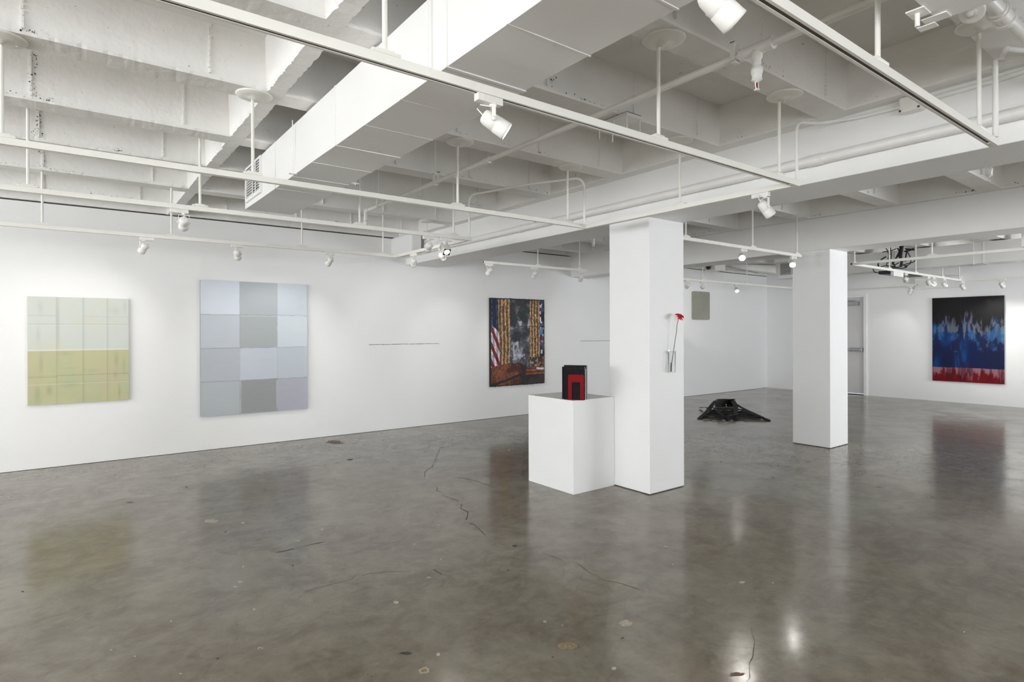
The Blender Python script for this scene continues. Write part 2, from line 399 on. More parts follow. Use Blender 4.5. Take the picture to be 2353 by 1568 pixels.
cl = MB(); cl.box((XB-.09, DY0+.11, 2.10), (XB+.02, DY0+.52, 2.19), bev=.006); cl.box((XB-.07, DY0+.24, 2.205), (XB-.05, DY0+.62, 2.22)); cl.box((XB-.07, DY0+.20, 2.19), (XB-.03, DY0+.26, 2.225))
cl.build('door_closer', 'steel', door)
MB().box((XB+.001, DY0+.01, .001), (XB+.08, DY1-.01, .012)).build('threshold', 'dark', door)

# ------------------------------------------------------------------ duct
def duct(X0, X1, Y0, Y1, z0, z1, label, grille=True, gm='dark'):
    d = empty('air_duct', ((X0+X1)/2, Y1, z0), label, 'duct', 'rectangular air ducts under the ceiling')
    L = d.location
    m = MB(); ny = int((Y1-Y0)/.12)
    # sheet-metal skin, very slightly uneven
    rows = []
    for k in range(ny+1):
        y = Y1-(Y1-Y0)*k/ny
        w = lambda s: .004*noise.noise(Vector((y*1.3, s*9.1, X0)))
        rows.append([(X0+w(1)-L.x, y-L.y, z0+w(2)-L.z), (X1+w(3)-L.x, y-L.y, z0+w(4)*2-L.z), (X1-L.x, y-L.y, z1-L.z), (X0-L.x, y-L.y, z1-L.z)])
    m.grid(rows, 0, False, True); m.face(rows[0]); m.face(rows[-1][::-1])
    m.build('duct_body', 'duct', d)
    y = Y1-.95; k = 0
    while y > Y0:
        hw = .009 if k % 3 == 0 else .004; t = .004 if k % 3 == 0 else .0022
        sm = MB(); sm.box((X0-t-L.x, y-hw-L.y, z0-t-L.z), (X1+t-L.x, y+hw-L.y, z0+.001-L.z))
        if k % 3 == 0: sm.box((X0-t-L.x, y-hw-L.y, z0-L.z), (X0-L.x, y+hw-L.y, z1-L.z))
        sm.build('seam', 'duct', d); y -= .42; k += 1
    y = Y1-1.45
    while y > Y0:
        for x in (X0-.02, X1+.02):
            hg = MB(); hg.box((x-.025-L.x, y-.012-L.y, z0-.006-L.z), (x+.025-L.x, y+.012-L.y, z0-.001-L.z)); hg.tube([(x-L.x, y-L.y, z0-.016-L.z), (x-L.x, y-L.y, ZS-L.z)], .0035, 8); hg.build('hanger', 'pipe', d)
        y -= 1.9
    if grille:
        g = MB(); ga, gb, za, zb = Y1-.55, Y1-.10, z0+.07, z1-.03
        x = X0-.014
        for (a, b, c, e) in ((ga, gb, za-.03, za), (ga, gb, zb, zb+.02), (ga-.03, ga, za-.03, zb+.02), (gb, gb+.03, za-.03, zb+.02)):
            g.box((x-.004-L.x, a-L.y, c-L.z), (X0+.001-L.x, b-L.y, e-L.z))
        go = g.build('grille_frame', 'duct', d)
        MB().box((X0-.008-L.x, ga-L.y, za-L.z), (X0-.0062-L.x, gb-L.y, zb-L.z)).build('grille_opening', gm, go)  # flat plate coloured for the shade inside the vent
        s = MB(); z = za+.012
        while z < zb-.008:
            mt = Matrix.Translation((X0-.0135-L.x, (ga+gb)/2-L.y, z-L.z)) @ Matrix.Rotation(.5, 4, 'Y')
            s.box((-.005, -(gb-ga)/2, -.0012), (.005, (gb-ga)/2, .0012), 0, mt); z += .022
        for yy in (ga+.10, ga+.20): s.box((X0-.021-L.x, yy-L.y, za-L.z), (X0-.019-L.x, yy+.02-L.y, zb-L.z))
        s.build('louvre', 'duct', go)
    return d
duct(1.237, 1.645, -4.0, 5.55, 2.592, 2.94, 'large white duct over the middle of the room with a louvred side grille')
duct(11.74, 12.16, -4.0, 6.41, 2.59, 2.93, 'far white duct beyond the second beam, near the hanging cables', gm='grey')
# second box duct at the top right
bx = empty('duct_box', (2.1, .1, 2.6), 'short white duct box at the top right corner above the right rail', 'duct')
MB().box((-.42, -.9, 0), (.365, .644, .32), bev=.004).build('duct_body', 'duct', bx)
b2 = MB(); b2.box((.30, .60, -.005), (.35, .675, -.001)); b2.box((.335, .645, -.012), (.375, .70, -.009)); b2.tube([(.235,.665,-.0), (.235,.665,-.05)], .008, 10); b2.box((.20,.635,-.006), (.27,.69,-.001), bev=.001)
b2.build('bracket', 'pipe', bx)

# ------------------------------------------------------------------ track lighting
ZT = 2.455                                    # rail axis
def rail_piece(m, ms, a, b, w=.035, h=.034):
    a = Vector(a); b = Vector(b); d = (b-a).normalized(); s = Vector((-d.y, d.x, 0)); up = Vector((0,0,1)); t = .0035
    def bx(o0, o1, z0, z1, mm):
        mt = Matrix((d, s, up)).transposed().to_4x4(); mt.translation = a
        mm.box((0, o0, z0), ((b-a).length, o1, z1), 0, mt)
    prof = [(-w/2,h/2), (w/2,h/2), (w/2,-h/2), (w/2-.0105,-h/2), (w/2-.0105,-h/2+t), (w/2-t,-h/2+t), (w/2-t,h/2-t), (-w/2+t,h/2-t), (-w/2+t,-h/2+t), (-w/2+.0105,-h/2+t), (-w/2+.0105,-h/2), (-w/2,-h/2)]
    ends = [[a+d*q+s*o+up*z for o, z in prof] for q in (0, (b-a).length)]
    m.grid(ends, 0, False, True)
    for e in ends:
        for k in ((0,1,6,7), (1,2,5,6), (2,3,4,5), (0,7,8,11), (8,9,10,11)): m.face([e[i] for i in k])
    bx(-w/2+t+.0008, w/2-t-.0008, -.0125, h/2-t-.0008, ms)
def track(name, origin, pieces, rods, label, extra=None, group='ceiling light rails'):
    t = empty(name, origin, label, 'track', group); O = Vector(origin)
    for a, b in pieces:
        m = MB(); ms = MB(); rail_piece(m, ms, Vector(a)-O, Vector(b)-O)
        ro = m.build('rail', 'rail', t); ms.build('slot', 'slot', ro)
        j = MB(); d = (Vector(b)-Vector(a)).normalized(); L = (Vector(b)-Vector(a)).length
        for q in (.002, L-.092):
            p = Vector(a)-O+d*q; mt = Matrix((d, Vector((-d.y, d.x, 0)), Vector((0,0,1)))).transposed().to_4x4(); mt.translation = p
            j = MB(); j.box((0, -.0062, -.0178), (.09, .0062, -.0136), 0, mt); j.build('rail_coupler', 'rail', ro)
    for (x, y, zt, dirx, disc) in rods:
        p = Vector((x, y, 0))-O; p.z = 0
        r = MB(); r.tube([(p.x, p.y, ZT+.03-O.z), (p.x, p.y, zt-O.z-.002)], .0095, 12)
        ro = r.build('hanging_rod', 'rail', t)
        s = MB(); mt = Matrix.Translation((p.x, p.y, ZT-O.z+.017)) @ Matrix.Rotation(0 if dirx else PI/2, 4, 'Z')
        s.box((-.055, -.019, 0), (.055, .019, .014), 0, mt, bev=.004); s.box((-.035, -.012, .012), (.035, .012, .022), 0, mt, bev=.003)
        s.build('saddle', 'rail', ro)
        if disc:
            c = MB(); mt = Matrix.Translation((p.x+disc[0], p.y+disc[1], zt-O.z))
            c.lathe([(0, 0), (.104, 0), (.106, -.004), (.100, -.011), (.06, -.017), (.02, -.022), (.014, -.03), (0, -.03)], mt, 40)
            c.lathe([(0, -.019), (.006, -.019), (.006, -.024), (0, -.024)], mt @ Matrix.Translation((.06, .03, .004)), 8)
            c.build('ceiling_plate', 'rail', ro)
    if extra: extra(t, O)
    return t
def conduit(path, r, name, par, O, mt='pipe'):
    return MB().tube([Vector(p)-O for p in path], r, 12).build(name, mt, par)
def ex1(t, O):     # conduit that drops onto the corner of the near loop and its twin on the other corner
    p = [(3.79,1.925,2.475), (3.79,1.925,2.80)]+arc((3.87,1.925,2.80), .08, PI, PI/2, (1,0,0), (0,0,1))+[(4.02,1.90,2.90), (4.10,1.86,2.915)]+[(4.15,1.80,2.922), (4.172,1.70,2.915), (4.175,1.458,2.91)]
    conduit(p, .0105, 'conduit', t, O)
    p = [(3.755,3.87,2.475), (3.755,3.87,2.83)]+arc((3.705,3.93,2.83), .078, 0, PI/2, (.64,-.77,0), (0,0,1))+[(3.50,4.35,2.91), (3.36,4.80,2.91)]+arc((3.30,4.98,2.83), .08, PI/2, 0, (-.4,.9,0), (0,0,1))+[(3.27,5.05,2.475)]
    conduit(p, .0105, 'conduit', t, O)
X1, X2 = 3.745, 3.27
track('light_rail', (1.6, 1.91, ZT), [((-3.2,1.91,ZT), (3.765,1.91,ZT)), ((-3.2,3.84,ZT), (3.765,3.84,ZT)), ((X1,1.93,ZT), (X1,3.82,ZT))],
      [(-.66,1.91,ZS,1,(0,-.05)), (.885,1.91,ZS,1,(.0,-.05)), (2.375,1.91,ZS,1,(-.02,-.05)), (3.545,1.91,ZS,1,(-.03,-.05)), (-.27,3.84,ZS,1,(0,-.04)), (.90,3.84,ZS,1,(0,-.04)), (2.38,3.84,ZS,1,(0,-.04)), (3.525,3.84,ZS,1,(0,-.04)), (3.745,2.81,ZS,0,(-.05,-.03))],
      'white looped light rail nearest the camera, crossing below the big duct', ex1)
def ex2(t, O):
    p = [(3.33,6.73,2.475), (3.45,6.74,2.52), (3.60,6.76,2.53), (3.69,6.765,2.56), (3.72,6.77,2.62), (3.72,6.77,ZS)]
    MB().tube([Vector(q)-O for q in p], .0085, 10).build('stay_rod', 'rail', t)
    c = MB(); c.lathe([(0,0),(.104,0),(.106,-.004),(.1,-.011),(.06,-.017),(.02,-.022),(0,-.03)], Matrix.Translation(Vector((3.72,6.77,ZS))-O), 36); c.build('ceiling_plate', 'rail', t)
track('light_rail', (1.6, 5.05, ZT), [((-3.2,5.05,ZT), (3.29,5.05,ZT)), ((-3.2,6.735,ZT), (3.29,6.735,ZT)), ((X2,5.07,ZT), (X2,6.715,ZT))],
      [(-.224,5.05,ZD,1,0), (.80,5.05,ZD,1,0), (2.09,5.05,ZD,1,0), (3.08,5.05,ZD,1,0), (-.20,6.735,ZS,1,0), (.81,6.735,ZS,1,0), (2.10,6.735,ZS,1,0), (3.09,6.735,ZS,1,0)],
      'white looped light rail running closest along the painting wall', ex2)
def ex3(t, O):
    p = [(3.72,.88,2.475), (3.72,.88,2.86)]+arc((3.80,.85,2.86), .07, PI, PI/2, (1,0,0), (0,0,1))+[(3.98,.76,2.93), (4.10,.74,2.935), (4.155,.78,2.93), (4.175,.86,2.922), (4.18,1.0,2.915), (4.175,1.33,2.91)]
    conduit(p, .013, 'conduit', t, O)
    j = MB(); j.box(Vector((4.125,1.335,2.855))-O, Vector((4.197,1.455,2.952))-O, bev=.012); jo = j.build('junction_box', 'rail', t)
    for y, z in ((1.345,2.94), (1.447,2.868), (1.347,2.868)): MB().box(Vector((4.1235,y-.006,z-.006))-O, Vector((4.1255,y+.006,z+.006))-O).build('cover_screw', 'crk', jo)
track('light_rail', (1.6, .895, ZT), [((-3.2,.895,ZT), (3.76,.895,ZT))],
      [(-1.0,.895,ZS,1,(0,-.03)), (.93,.895,ZS,1,(0,-.03)), (2.35,.895,ZS,1,(-.05,-.03)), (3.52,.895,ZS,1,(-.07,-.03))],
      'white light rail at the right, ending in front of the near beam', ex3)
track('light_rail', (5.5, 6.6, ZT), [((4.50,6.6,ZT), (6.43,6.6,ZT))], [(5.46,6.6,ZD,1,0), (6.30,6.6,ZD,1,0)],
      'short white light rail behind the near beam above the woven picture')
track('light_rail', (6.3, 3.725, ZT), [((4.76,3.725,ZT), (7.42,3.725,ZT))], [(5.06,3.725,ZS,1,(0,.05)), (6.31,3.725,ZS,1,0), (7.33,3.725,ZS,1,(0,.05))],
      'white light rail carrying two lit lamps between the two columns')
def ex5(t, O):
    MB().box(Vector((8.86,1.80,2.475))-O, Vector((8.93,1.862,2.64))-O, bev=.004).build('feed_box', 'lampw', t)
track('light_rail', (8.9, 3.73, ZT), [((8.88,3.73,ZT), (13.55,3.73,ZT)), ((8.9,3.71,ZT), (8.9,-1.5,ZT)), ((13.53,3.71,ZT), (13.53,-1.5,ZT))],
      [(8.98,3.73,ZD,1,0), (10.2,3.73,ZD,1,0), (11.28,3.73,ZD,1,0), (8.9,2.76,ZS,0,0), (12.55,3.73,ZD,1,0), (13.45,3.73,ZD,1,0), (8.9,.8,ZS,0,0)],
      'white looped light rail beyond the far column towards the blue painting', ex5)
track('light_rail', (10.5, 6.62, ZT), [((8.5,6.62,ZT), (14.0,6.62,ZT)), ((13.98,6.6,ZT), (13.98,4.6,ZT))], [(9.5,6.62,ZS,1,0), (11.0,6.62,ZS,1,0), (13.2,6.62,ZS,1,0)],
      'faint white light rail in the far corner over the small grey plaque')

# ------------------------------------------------------------------ spotlights
def add_light(loc, aim, energy, size, blend, rad, parent, col=(1,.965,.92)):
    d = bpy.data.lights.new('spot_beam', 'SPOT'); d.energy = energy; d.spot_size = size; d.spot_blend = blend; d.shadow_soft_size = rad; d.color = col
    o = bpy.data.objects.new('spot_beam', d); COL.objects.link(o); o.parent = parent
    o.matrix_local = Matrix.Translation(loc) @ basis(-Vector(aim))
    return o
HN, AN = [None], [0]
def spot(x, y, ax, target, label, group, energy=0, lit=False, off=0, drop=.115, scale=1., size=.9, blend=.7, lens=None):
    """a track head below the rail at (x, y); ax: rail direction; aimed at target"""
    t = empty('track_spotlight', (x, y, ZT), label, 'spotlight', group)
    rx = Matrix.Rotation(0 if ax == 'x' else PI/2, 4, 'Z')
    m = MB(); m.box((-.06, -.0155, -.047), (.06, .0155, -.0176), 0, rx, bev=.002); m.box((-.045, -.005, -.018), (.045, .005, -.0134), 0, rx)
    for k in range(12): 
        q = -.038+k*.0065; m.box((q, -.0168, -.043), (q+.0028, .0168, -.019), 0, rx)
    ad = m.build('adapter', 'lampw', t)
    MB().lathe([(0,-.044),(.015,-.044),(.015,-.052),(.009,-.056),(0,-.056)], rx @ Matrix.Translation((off,0,0)), 16).build('swivel', 'lampw', ad)
    pc = rx @ Vector((off, 0, -drop)); aim = (Vector(target)-(Vector((x, y, ZT))+pc)).normalized()
    h = Vector((aim.x, aim.y, 0)).normalized(); sd = Vector((-h.y, h.x, 0))
    B = basis(aim, sd); B = Matrix((sd.cross(aim).normalized()*-1, sd, aim)).transposed().to_4x4()
    B.translation = pc
    yk = MB()
    for s in (-1, 1):
        p0 = pc+sd*s*.036
        mt = Matrix((h, sd, Vector((0,0,1)))).transposed().to_4x4(); mt.translation = Vector((pc.x, pc.y, 0))+sd*s*.036
        yk.box((-.008, -.0016, -drop-.006), (.008, .0016, -.058), 0, mt)
    mt = Matrix((h, sd, Vector((0,0,1)))).transposed().to_4x4(); mt.translation = Vector((pc.x, pc.y, 0))
    yk.box((-.008, -.037, -.060), (.008, .037, -.057), 0, mt)
    yo = yk.build('yoke', 'lampw', t)
    for s in (-1, 1):
        kn = MB(); km = basis(sd*s); km.translation = pc+sd*s*.037; kn.lathe([(0,0),(.0085,0),(.0085,.009),(0,.009)], km, 14); kn.build('knob', 'lampw', yo)
    hm = MB(); S = scale
    hm.lathe([(0,-.048*S),(.018*S,-.048*S),(.026*S,-.044*S),(.0315*S,-.030*S),(.033*S,0),(.0335*S,.012*S),(.0325*S,.0135*S),(.0345*S,.015*S),(.036*S,.058*S),(.037*S,.068*S),(.034*S,.068*S),(.032*S,.052*S),(0,.050*S)], B, 28)
    ho = hm.build('lamp_housing', 'lampw', t)
    cd = MB().tube([pc-aim*.047*S, pc-aim*.075*S+Vector((0,0,.01)), pc-aim*.06*S+Vector((0,0,.035)), Vector((pc.x,pc.y,-.054))], .0028, 8); cd.build('cord', 'lampw', ho)
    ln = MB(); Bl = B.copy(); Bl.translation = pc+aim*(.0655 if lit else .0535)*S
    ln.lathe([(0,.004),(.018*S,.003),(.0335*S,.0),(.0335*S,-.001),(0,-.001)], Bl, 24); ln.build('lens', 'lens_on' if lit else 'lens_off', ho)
    if energy:
        add_light(pc+aim*.078*S, aim, energy, size, blend, .03, t)
    return t
GW, GF, GL = 'track spotlights aimed at the painting wall', 'track spotlights in the far rooms', 'lit track spotlights facing the camera side'
# painting wall
spot(-.75, 6.735, 'x', (-.2, YW, 1.5), 'small white spotlight just outside the left picture edge', GW, 14.688, size=1.25)
spot(.60, 6.735, 'x', (.10, YW, 1.35), 'small white spotlight above the pale folded grid painting', GW, 17.28, size=1.2, off=-.025)
spot(1.42, 6.735, 'x', (1.95, YW, 1.3), 'small white spotlight above the left edge of the silver grid painting', GW, 14.688, size=1.2)
spot(2.42, 6.735, 'x', (2.3, YW, 1.3), 'small white spotlight over the right edge of the silver grid painting', GW, 20.4, size=1.2)
spot(.66, 5.05, 'x', (1.0, YW, .9), 'white spotlight on the higher rail between the two left paintings', GW, 15.6, size=1.2, off=.03)
spot(2.795, 5.05, 'x', (4.3, YW, 1.3), 'white spotlight on the loop rail beside the box shaped lamp', GW, 18, size=1.25)
spot(X2, 6.28, 'y', (4.3, YW, 1.2), 'small white spotlight at the loop corner nearest the painting wall', GW, 15.6, size=1.25)
spot(X2, 5.60, 'y', (6.4, YW, 1.3), 'small white spotlight hanging half hidden behind the box shaped lamp', GW, 13.2, size=.9)
spot(X1, 2.15, 'y', (5.4, 1.4, .4), 'white spotlight hanging from the near loop in front of the beam', GW, 0, off=-.03, drop=.12)
spot(4.60, 6.6, 'x', (4.9, YW, 1.3), 'small white spotlight left of the woven picture behind the beam', GW, 14.4, size=.95)
spot(5.40, 6.6, 'x', (6.35, YW, 1.25), 'small white spotlight directly above the woven flag picture', GW, 21.6, size=.9)
spot(6.33, 6.6, 'x', (7.6, YW, 1.2), 'small white spotlight at the end of the short rail beside the column', GW, 15.6, size=1.0)
# lit heads
spot(1.33, 1.91, 'x', (3.3, .8, .9), 'bright lit white spotlight hanging in front of the big duct', GL, 14, True, size=.8, off=.02, scale=1.0)
spot(1.33, .895, 'x', (2.9, .1, .9), 'bright lit white spotlight cut by the top edge of the view', GL, 14, True, size=.8, off=.02, drop=.10)
spot(6.12, 3.725, 'x', (3.3, 1.8, .3), 'bright lit spotlight on the rail between the columns, farther from the end', GL, 11, True, size=.9, off=-.03, drop=.095)
spot(7.24, 3.725, 'x', (4.6, 2.0, .3), 'bright lit spotlight on the rail between the columns, beside the far column', GL, 3, True, size=.9, off=-.03, drop=.095)
spot(10.62, 6.62, 'x', (8.8, 4.6, .2), 'tiny bright lit spotlight in the far room right of the small grey plaque', GL, 1.5, True, size=1.0)
# far rooms
spot(9.5, 6.62, 'x', (11.85, YW, 1.95), 'small dim spotlight above the small grey wall plaque', GF, 42, size=.62, blend=.35)
spot(9.05, 6.62, 'x', (10.2, YW, 1.6), 'small dim spotlight next to the near column edge', GF, 16, size=.9)
spot(10.85, 3.73, 'x', (14.7, 5.2, 1.6), 'white spotlight under the hanging black cables', GF, 42, size=.7)
spot(11.85, 3.73, 'x', (14.7, 4.3, 1.3), 'white spotlight second in line after the hanging cables', GF, 28, size=.8)
spot(12.1, 3.73, 'x', (14.7, 3.9, 1.3), 'white spotlight third in line after the hanging cables', GF, 28, size=.8)
spot(12.62, 3.73, 'x', (14.7, 3.3, 1.3), 'white spotlight fourth in line, left of the black ceiling dot', GF, 25.2, size=.9)
spot(13.5, 3.70, 'x', (14.7, 3.4, 1.4), 'white spotlight at the far loop corner above the blue painting', GF, 24, size=1.1)
spot(13.53, 3.12, 'y', (14.7, 2.8, 1.4), 'white spotlight above the right half of the blue painting', GF, 24, size=1.1)
spot(13.53, 2.1, 'y', (14.7, 2.0, 1.4), 'white spotlight right of the blue painting', GF, 22, size=1.1)
spot(13.98, 4.72, 'y', (14.7, 5.4, 1.3), 'small white spotlight beside the grey exit door', GF, 8, size=1.1)
# box-shaped lamp
bl = empty('box_spotlight', (2.985, 5.05, ZT), 'box shaped white lamp with a round lit lens in a black face', 'spotlight')
m = MB(); m.box((-.07,-.016,-.047), (.07,.016,-.0178), bev=.002); m.box((-.05,-.005,-.018), (.05,.005,-.0134)); m.tube([(-.01,0,-.046), (-.01,0,-.085)], .021, 16); m.build('adapter', 'lampw', bl)
aimb = (Vector((2.7, 3.2, .7))-Vector((2.96,5.05,2.33))).normalized()
Bb = basis(aimb); Bb.translation = Vector((-.01, -.01, -.125))
h_ = MB().box((-.036,-.036,-.06), (.036,.036,.06), 0, Bb, bev=.003); ho = h_.build('lamp_housing', 'lampw', bl)
MB().box((-.0355,-.0355,.0602), (.0355,.0355,.0615), 0, Bb).build('face_plate', 'black', ho)
MB().lathe([(0,.063),(.026,.0625),(.027,.0616),(0,.0616)], Bb, 28).build('lens', 'lens_on', ho)
add_light(Vector((-.01,-.01,-.125))+aimb*.075, aimb, 12, 1.0, .7, .03, bl)

# ------------------------------------------------------------------ pipes
sp = empty('sprinkler_pipe', (2.51, 3, 2.79), 'thin white sprinkler pipe crossing the middle ceiling with a drop head', 'pipe')
O = Vector(sp.location)
px_ = 2.505
MB().tube([Vector((px_,-4.0,2.79))-O, Vector((px_,5.86,2.79))-O], .0175, 16).build('pipe_run', 'pipe', sp)
for y in (5.84, 5.30, 3.62): MB().tube([Vector((px_,y-.03,2.79))-O, Vector((px_,y+.03,2.79))-O], .0245, 16).build('pipe_coupling', 'pipe', sp)
tee = MB(); tee.tube([Vector((px_,1.385,2.79))-O, Vector((px_,1.525,2.79))-O], [.026,.026], 18)
tee.tube([Vector((px_,1.375,2.79))-O, Vector((px_,1.395,2.79))-O], .029, 18); tee.tube([Vector((px_,1.515,2.79))-O, Vector((px_,1.535,2.79))-O], .029, 18)
tee.build('tee', 'pipe', sp)
def sprink_head(par, p):
    m = MB(); m.lathe([(0,.02),(.024,.02),(.026,.0),(.025,-.02),(.019,-.03),(.018,-.055),(.019,-.062),(.026,-.068),(.027,-.085),(.022,-.10),(.021,-.118),(0,-.118)], Matrix.Translation(p), 18)
    ob = m.build('sprinkler_drop', 'pipe', par)
    h = MB(); q = Vector(p)+Vector((0,0,-.118)); h.lathe([(0,0),(.024,0),(.024,-.004),(.012,-.006),(.011,-.015),(0,-.015)], Matrix.Translation(q), 14)
    for s in (-1, 1): h.tube([q+Vector((s*.009,0,-.014)), q+Vector((s*.013,0,-.03)), q+Vector((s*.004,0,-.047))], .0028, 8)
    h.lathe([(0,-.046),(.013,-.047),(.013,-.05),(0,-.05)], Matrix.Translation(q), 12)
    h.build('sprinkler_head', 'pipe', ob)
    g = MB().tube([q+Vector((0,0,-.016)), q+Vector((0,0,-.043))], .0028, 8); g.build('glass_bulb', 'red', ob, 'red glass bulb')
sprink_head(sp, Vector((px_,1.455,2.77))-O)
MB().tube([Vector((px_,5.86,2.79))-O, Vector((px_,5.885,2.785))-O, Vector((px_,5.89,2.76))-O, Vector((px_,5.89,2.68))-O], .021, 14).build('pipe_elbow', 'pipe', sp)
MB().lathe([(0,0),(.024,0),(.026,-.03),(.02,-.05),(.024,-.075),(0,-.08)], Matrix.Translation(Vector((px_,5.89,2.69))-O), 14).build('sprinkler_drop', 'pipe', sp)
for y, tp in ((1.565, ZD), (4.4, ZD), (5.56, ZD), (-1.6, ZD)):
    hk = MB(); hk.tube([Vector((px_,y,2.845))-O, Vector((px_,y,tp))-O], .0045, 8); hk.box(Vector((px_-.024,y-.011,2.768))-O, Vector((px_-.019,y+.011,2.86))-O); hk.box(Vector((px_+.019,y-.011,2.768))-O, Vector((px_+.024,y+.011,2.86))-O); hk.box(Vector((px_-.024,y-.011,2.764))-O, Vector((px_+.024,y+.011,2.77))-O); hk.box(Vector((px_-.024,y-.011,2.856))-O, Vector((px_+.024,y+.011,2.861))-O); hk.build('pipe_hanger', 'pipe', sp)
def loose_sprinkler(x, y, z, ztop, label):
    t = empty('ceiling_sprinkler', (x, y, z), label, 'sprinkler', 'ceiling sprinklers in the middle room')
    MB().tube([(0,0,.0), (0,0,ztop-z)], .014, 12).build('pipe_drop', 'pipe', t); sprink_head(t, Vector((0,0,.0)))
loose_sprinkler(5.95, 1.45, 2.88, ZD, 'white ceiling sprinkler between the beams at the upper right')
loose_sprinkler(6.1, 6.1, 2.88, ZD, 'white ceiling sprinkler behind the beam left of the near column')
bp = empty('beam_pipe', (4.16, 3, 2.695), 'thick white pipe running along the face of the near beam', 'pipe'); O = Vector(bp.location)
MB().tube([Vector((4.158,-4.1,2.695))-O, Vector((4.158,YW-.01,2.695))-O], .0355, 20).build('pipe_run', 'pipe', bp)
for y in (1.98, 5.35): MB().tube([Vector((4.158,y-.05,2.695))-O, Vector((4.158,y+.05,2.695))-O], .040, 20).build('pipe_coupling', 'pipe', bp)
# fat drain pipe and plug at the top right
dp = empty('drain_pipe', (3.1, .72, 2.83), 'fat white drain pipe with a capped branch in the top right corner', 'pipe'); O = Vector(dp.location)
MB().tube([Vector((2.78,.72,2.83))-O, Vector((4.19,.70,2.83))-O], .028, 18).build('pipe_run', 'pipe', dp)
m = MB(); m.tube([Vector((3.06,.72,2.83))-O, Vector((3.20,.72,2.83))-O], .036, 18); m.tube([Vector((3.08,.72,2.83))-O, Vector((3.10,.72,2.83))-O], .041, 18); m.tube([Vector((3.17,.72,2.83))-O, Vector((3.20,.72,2.83))-O], .041, 18)
m.build('pipe_coupling', 'pipe', dp)
dq = Vector((-.75,.05,-.45)).normalized(); Bq = basis(dq); Bq.translation = Vector((2.93,.765,2.80))-O
m = MB(); m.lathe([(0,-.06),(.026,-.06),(.026,0),(.045,0),(.046,.012),(.04,.016),(0,.016)], Bq, 26); ho = m.build('branch_cap', 'pipe', dp)
MB().lathe([(0,.016),(.024,.016),(.024,.026),(0,.026)], Bq, 6).lathe([(0,.026),(.015,.026),(.014,.05),(0,.05)], Bq, 8).build('plug_nut', 'pipe', ho)
# wall end box where the beam meets the painting wall
wb = MB().box((3.93, 7.62, 2.66), (4.11, YW-.002, 2.945), bev=.03); tag(wb.build('wall_cover_box', 'beam'), 'rounded white cover box where the near beam meets the painting wall', 'cover box')

# ------------------------------------------------------------------ antenna box under the joist
an = empty('wireless_access_point', (3.0, 2.76, ZS), 'white ceiling access point with short downward antennas', 'access point')
m = MB(); m.box((-.075,-.15,-.028), (.085,.13,-.006), bev=.003); m.build('case', 'lampw', an)
MB().box((-.06,-.14,-.006), (.075,.12,.002)).build('mount_plate', 'black', an)
for (x, y) in ((-.062,-.135), (-.062,-.02), (-.062,.115), (.07,-.135), (.07,-.02), (.07,.115)):
    MB().tube([(x,y,-.02),(x,y,-.045),(x,y,-.05),(x,y,-.105),(x,y,-.112)], [.0065,.0065,.0052,.0045,.002], 10).build('antenna', 'lampw', an)

# ------------------------------------------------------------------ plinth, books, bookend
tag(MB().box((3.683, 3.948, 0), (4.228, 4.605, .865), bev=.0025).build('plinth', 'plinth'), 'plain white plinth standing against the nearer column', 'plinth')
th = math.radians(33); nd = Vector((math.cos(th), math.sin(th), 0)); ud = Vector((math.sin(th), -math.cos(th), 0))
base = Vector((3.702, 4.075, .8655))
def loc_m(du, dn, dz=0): 
    mt = Matrix((ud, nd, Vector((0,0,1)))).transposed().to_4x4(); mt.translation = base+ud*du+nd*dn+Vector((0,0,dz)); return mt
books = [(-.010, .004, .038, .198, .290, 'black hardback book leaning on the red bookend, nearest'), (-.040, .042, .036, .215, .303, 'black hardback book in the middle of the row of three'), (-.030, .078, .040, .215, .316, 'tallest black hardback book at the back of the row')]
for du, dn, t, w, h, lb in books:
    e = empty('book', loc_m(du, dn).translation, lb, 'book', 'black books on the plinth', rz=math.atan2(ud.y, ud.x))
    MB().box((.004,.003,.003), (w-.0015,t-.003,h-.0015)).build('pages', 'pages', e)
    c = MB(); c.box((0,0,0), (w,.0025,h)); c.box((0,t-.0025,0), (w,t,h))
    c.tube([(.004,t/2,0), (.004,t/2,h)], t/2, 14, flat=.55)
    c.build('cover', 'book', e)
be = empty('bookend', loc_m(.028, -.002).translation, 'bright red metal bookend with an arched cut-out, in front of the books', 'bookend', rz=math.atan2(ud.y, ud.x))
def arch_panel(w, h, r, iw, ih, ir, t=.0022):
    out = [(0,0)]+[(0,h-r)]+[(r-r*math.cos(a), h-r+r*math.sin(a)) for a in [PI/2*k/6 for k in range(1,7)]]+[(w-r+r*math.sin(a), h-r+r*math.cos(a)) for a in [PI/2*k/6 for k in range(1,7)]]+[(w,0)]
    a0, a1 = (w-iw)/2, (w+iw)/2
    inn = [(a0,0)]+[(a0,ih-ir)]+[(a0+ir-ir*math.cos(a), ih-ir+ir*math.sin(a)) for a in [PI/2*k/6 for k in range(1,7)]]+[(a1-ir+ir*math.sin(a), ih-ir+ir*math.cos(a)) for a in [PI/2*k/6 for k in range(1,7)]]+[(a1,0)]
    m = MB(); n = len(out)
    for k in range(n-1):
        for y in (0, -t): m.face([(out[k][0],y,out[k][1]), (out[k+1][0],y,out[k+1][1]), (inn[k+1][0],y,inn[k+1][1]), (inn[k][0],y,inn[k][1])])
        m.face([(out[k][0],0,out[k][1]), (out[k+1][0],0,out[k+1][1]), (out[k+1][0],-t,out[k+1][1]), (out[k][0],-t,out[k][1])])
        m.face([(inn[k][0],0,inn[k][1]), (inn[k+1][0],0,inn[k+1][1]), (inn[k+1][0],-t,inn[k+1][1]), (inn[k][0],-t,inn[k][1])])
    return m
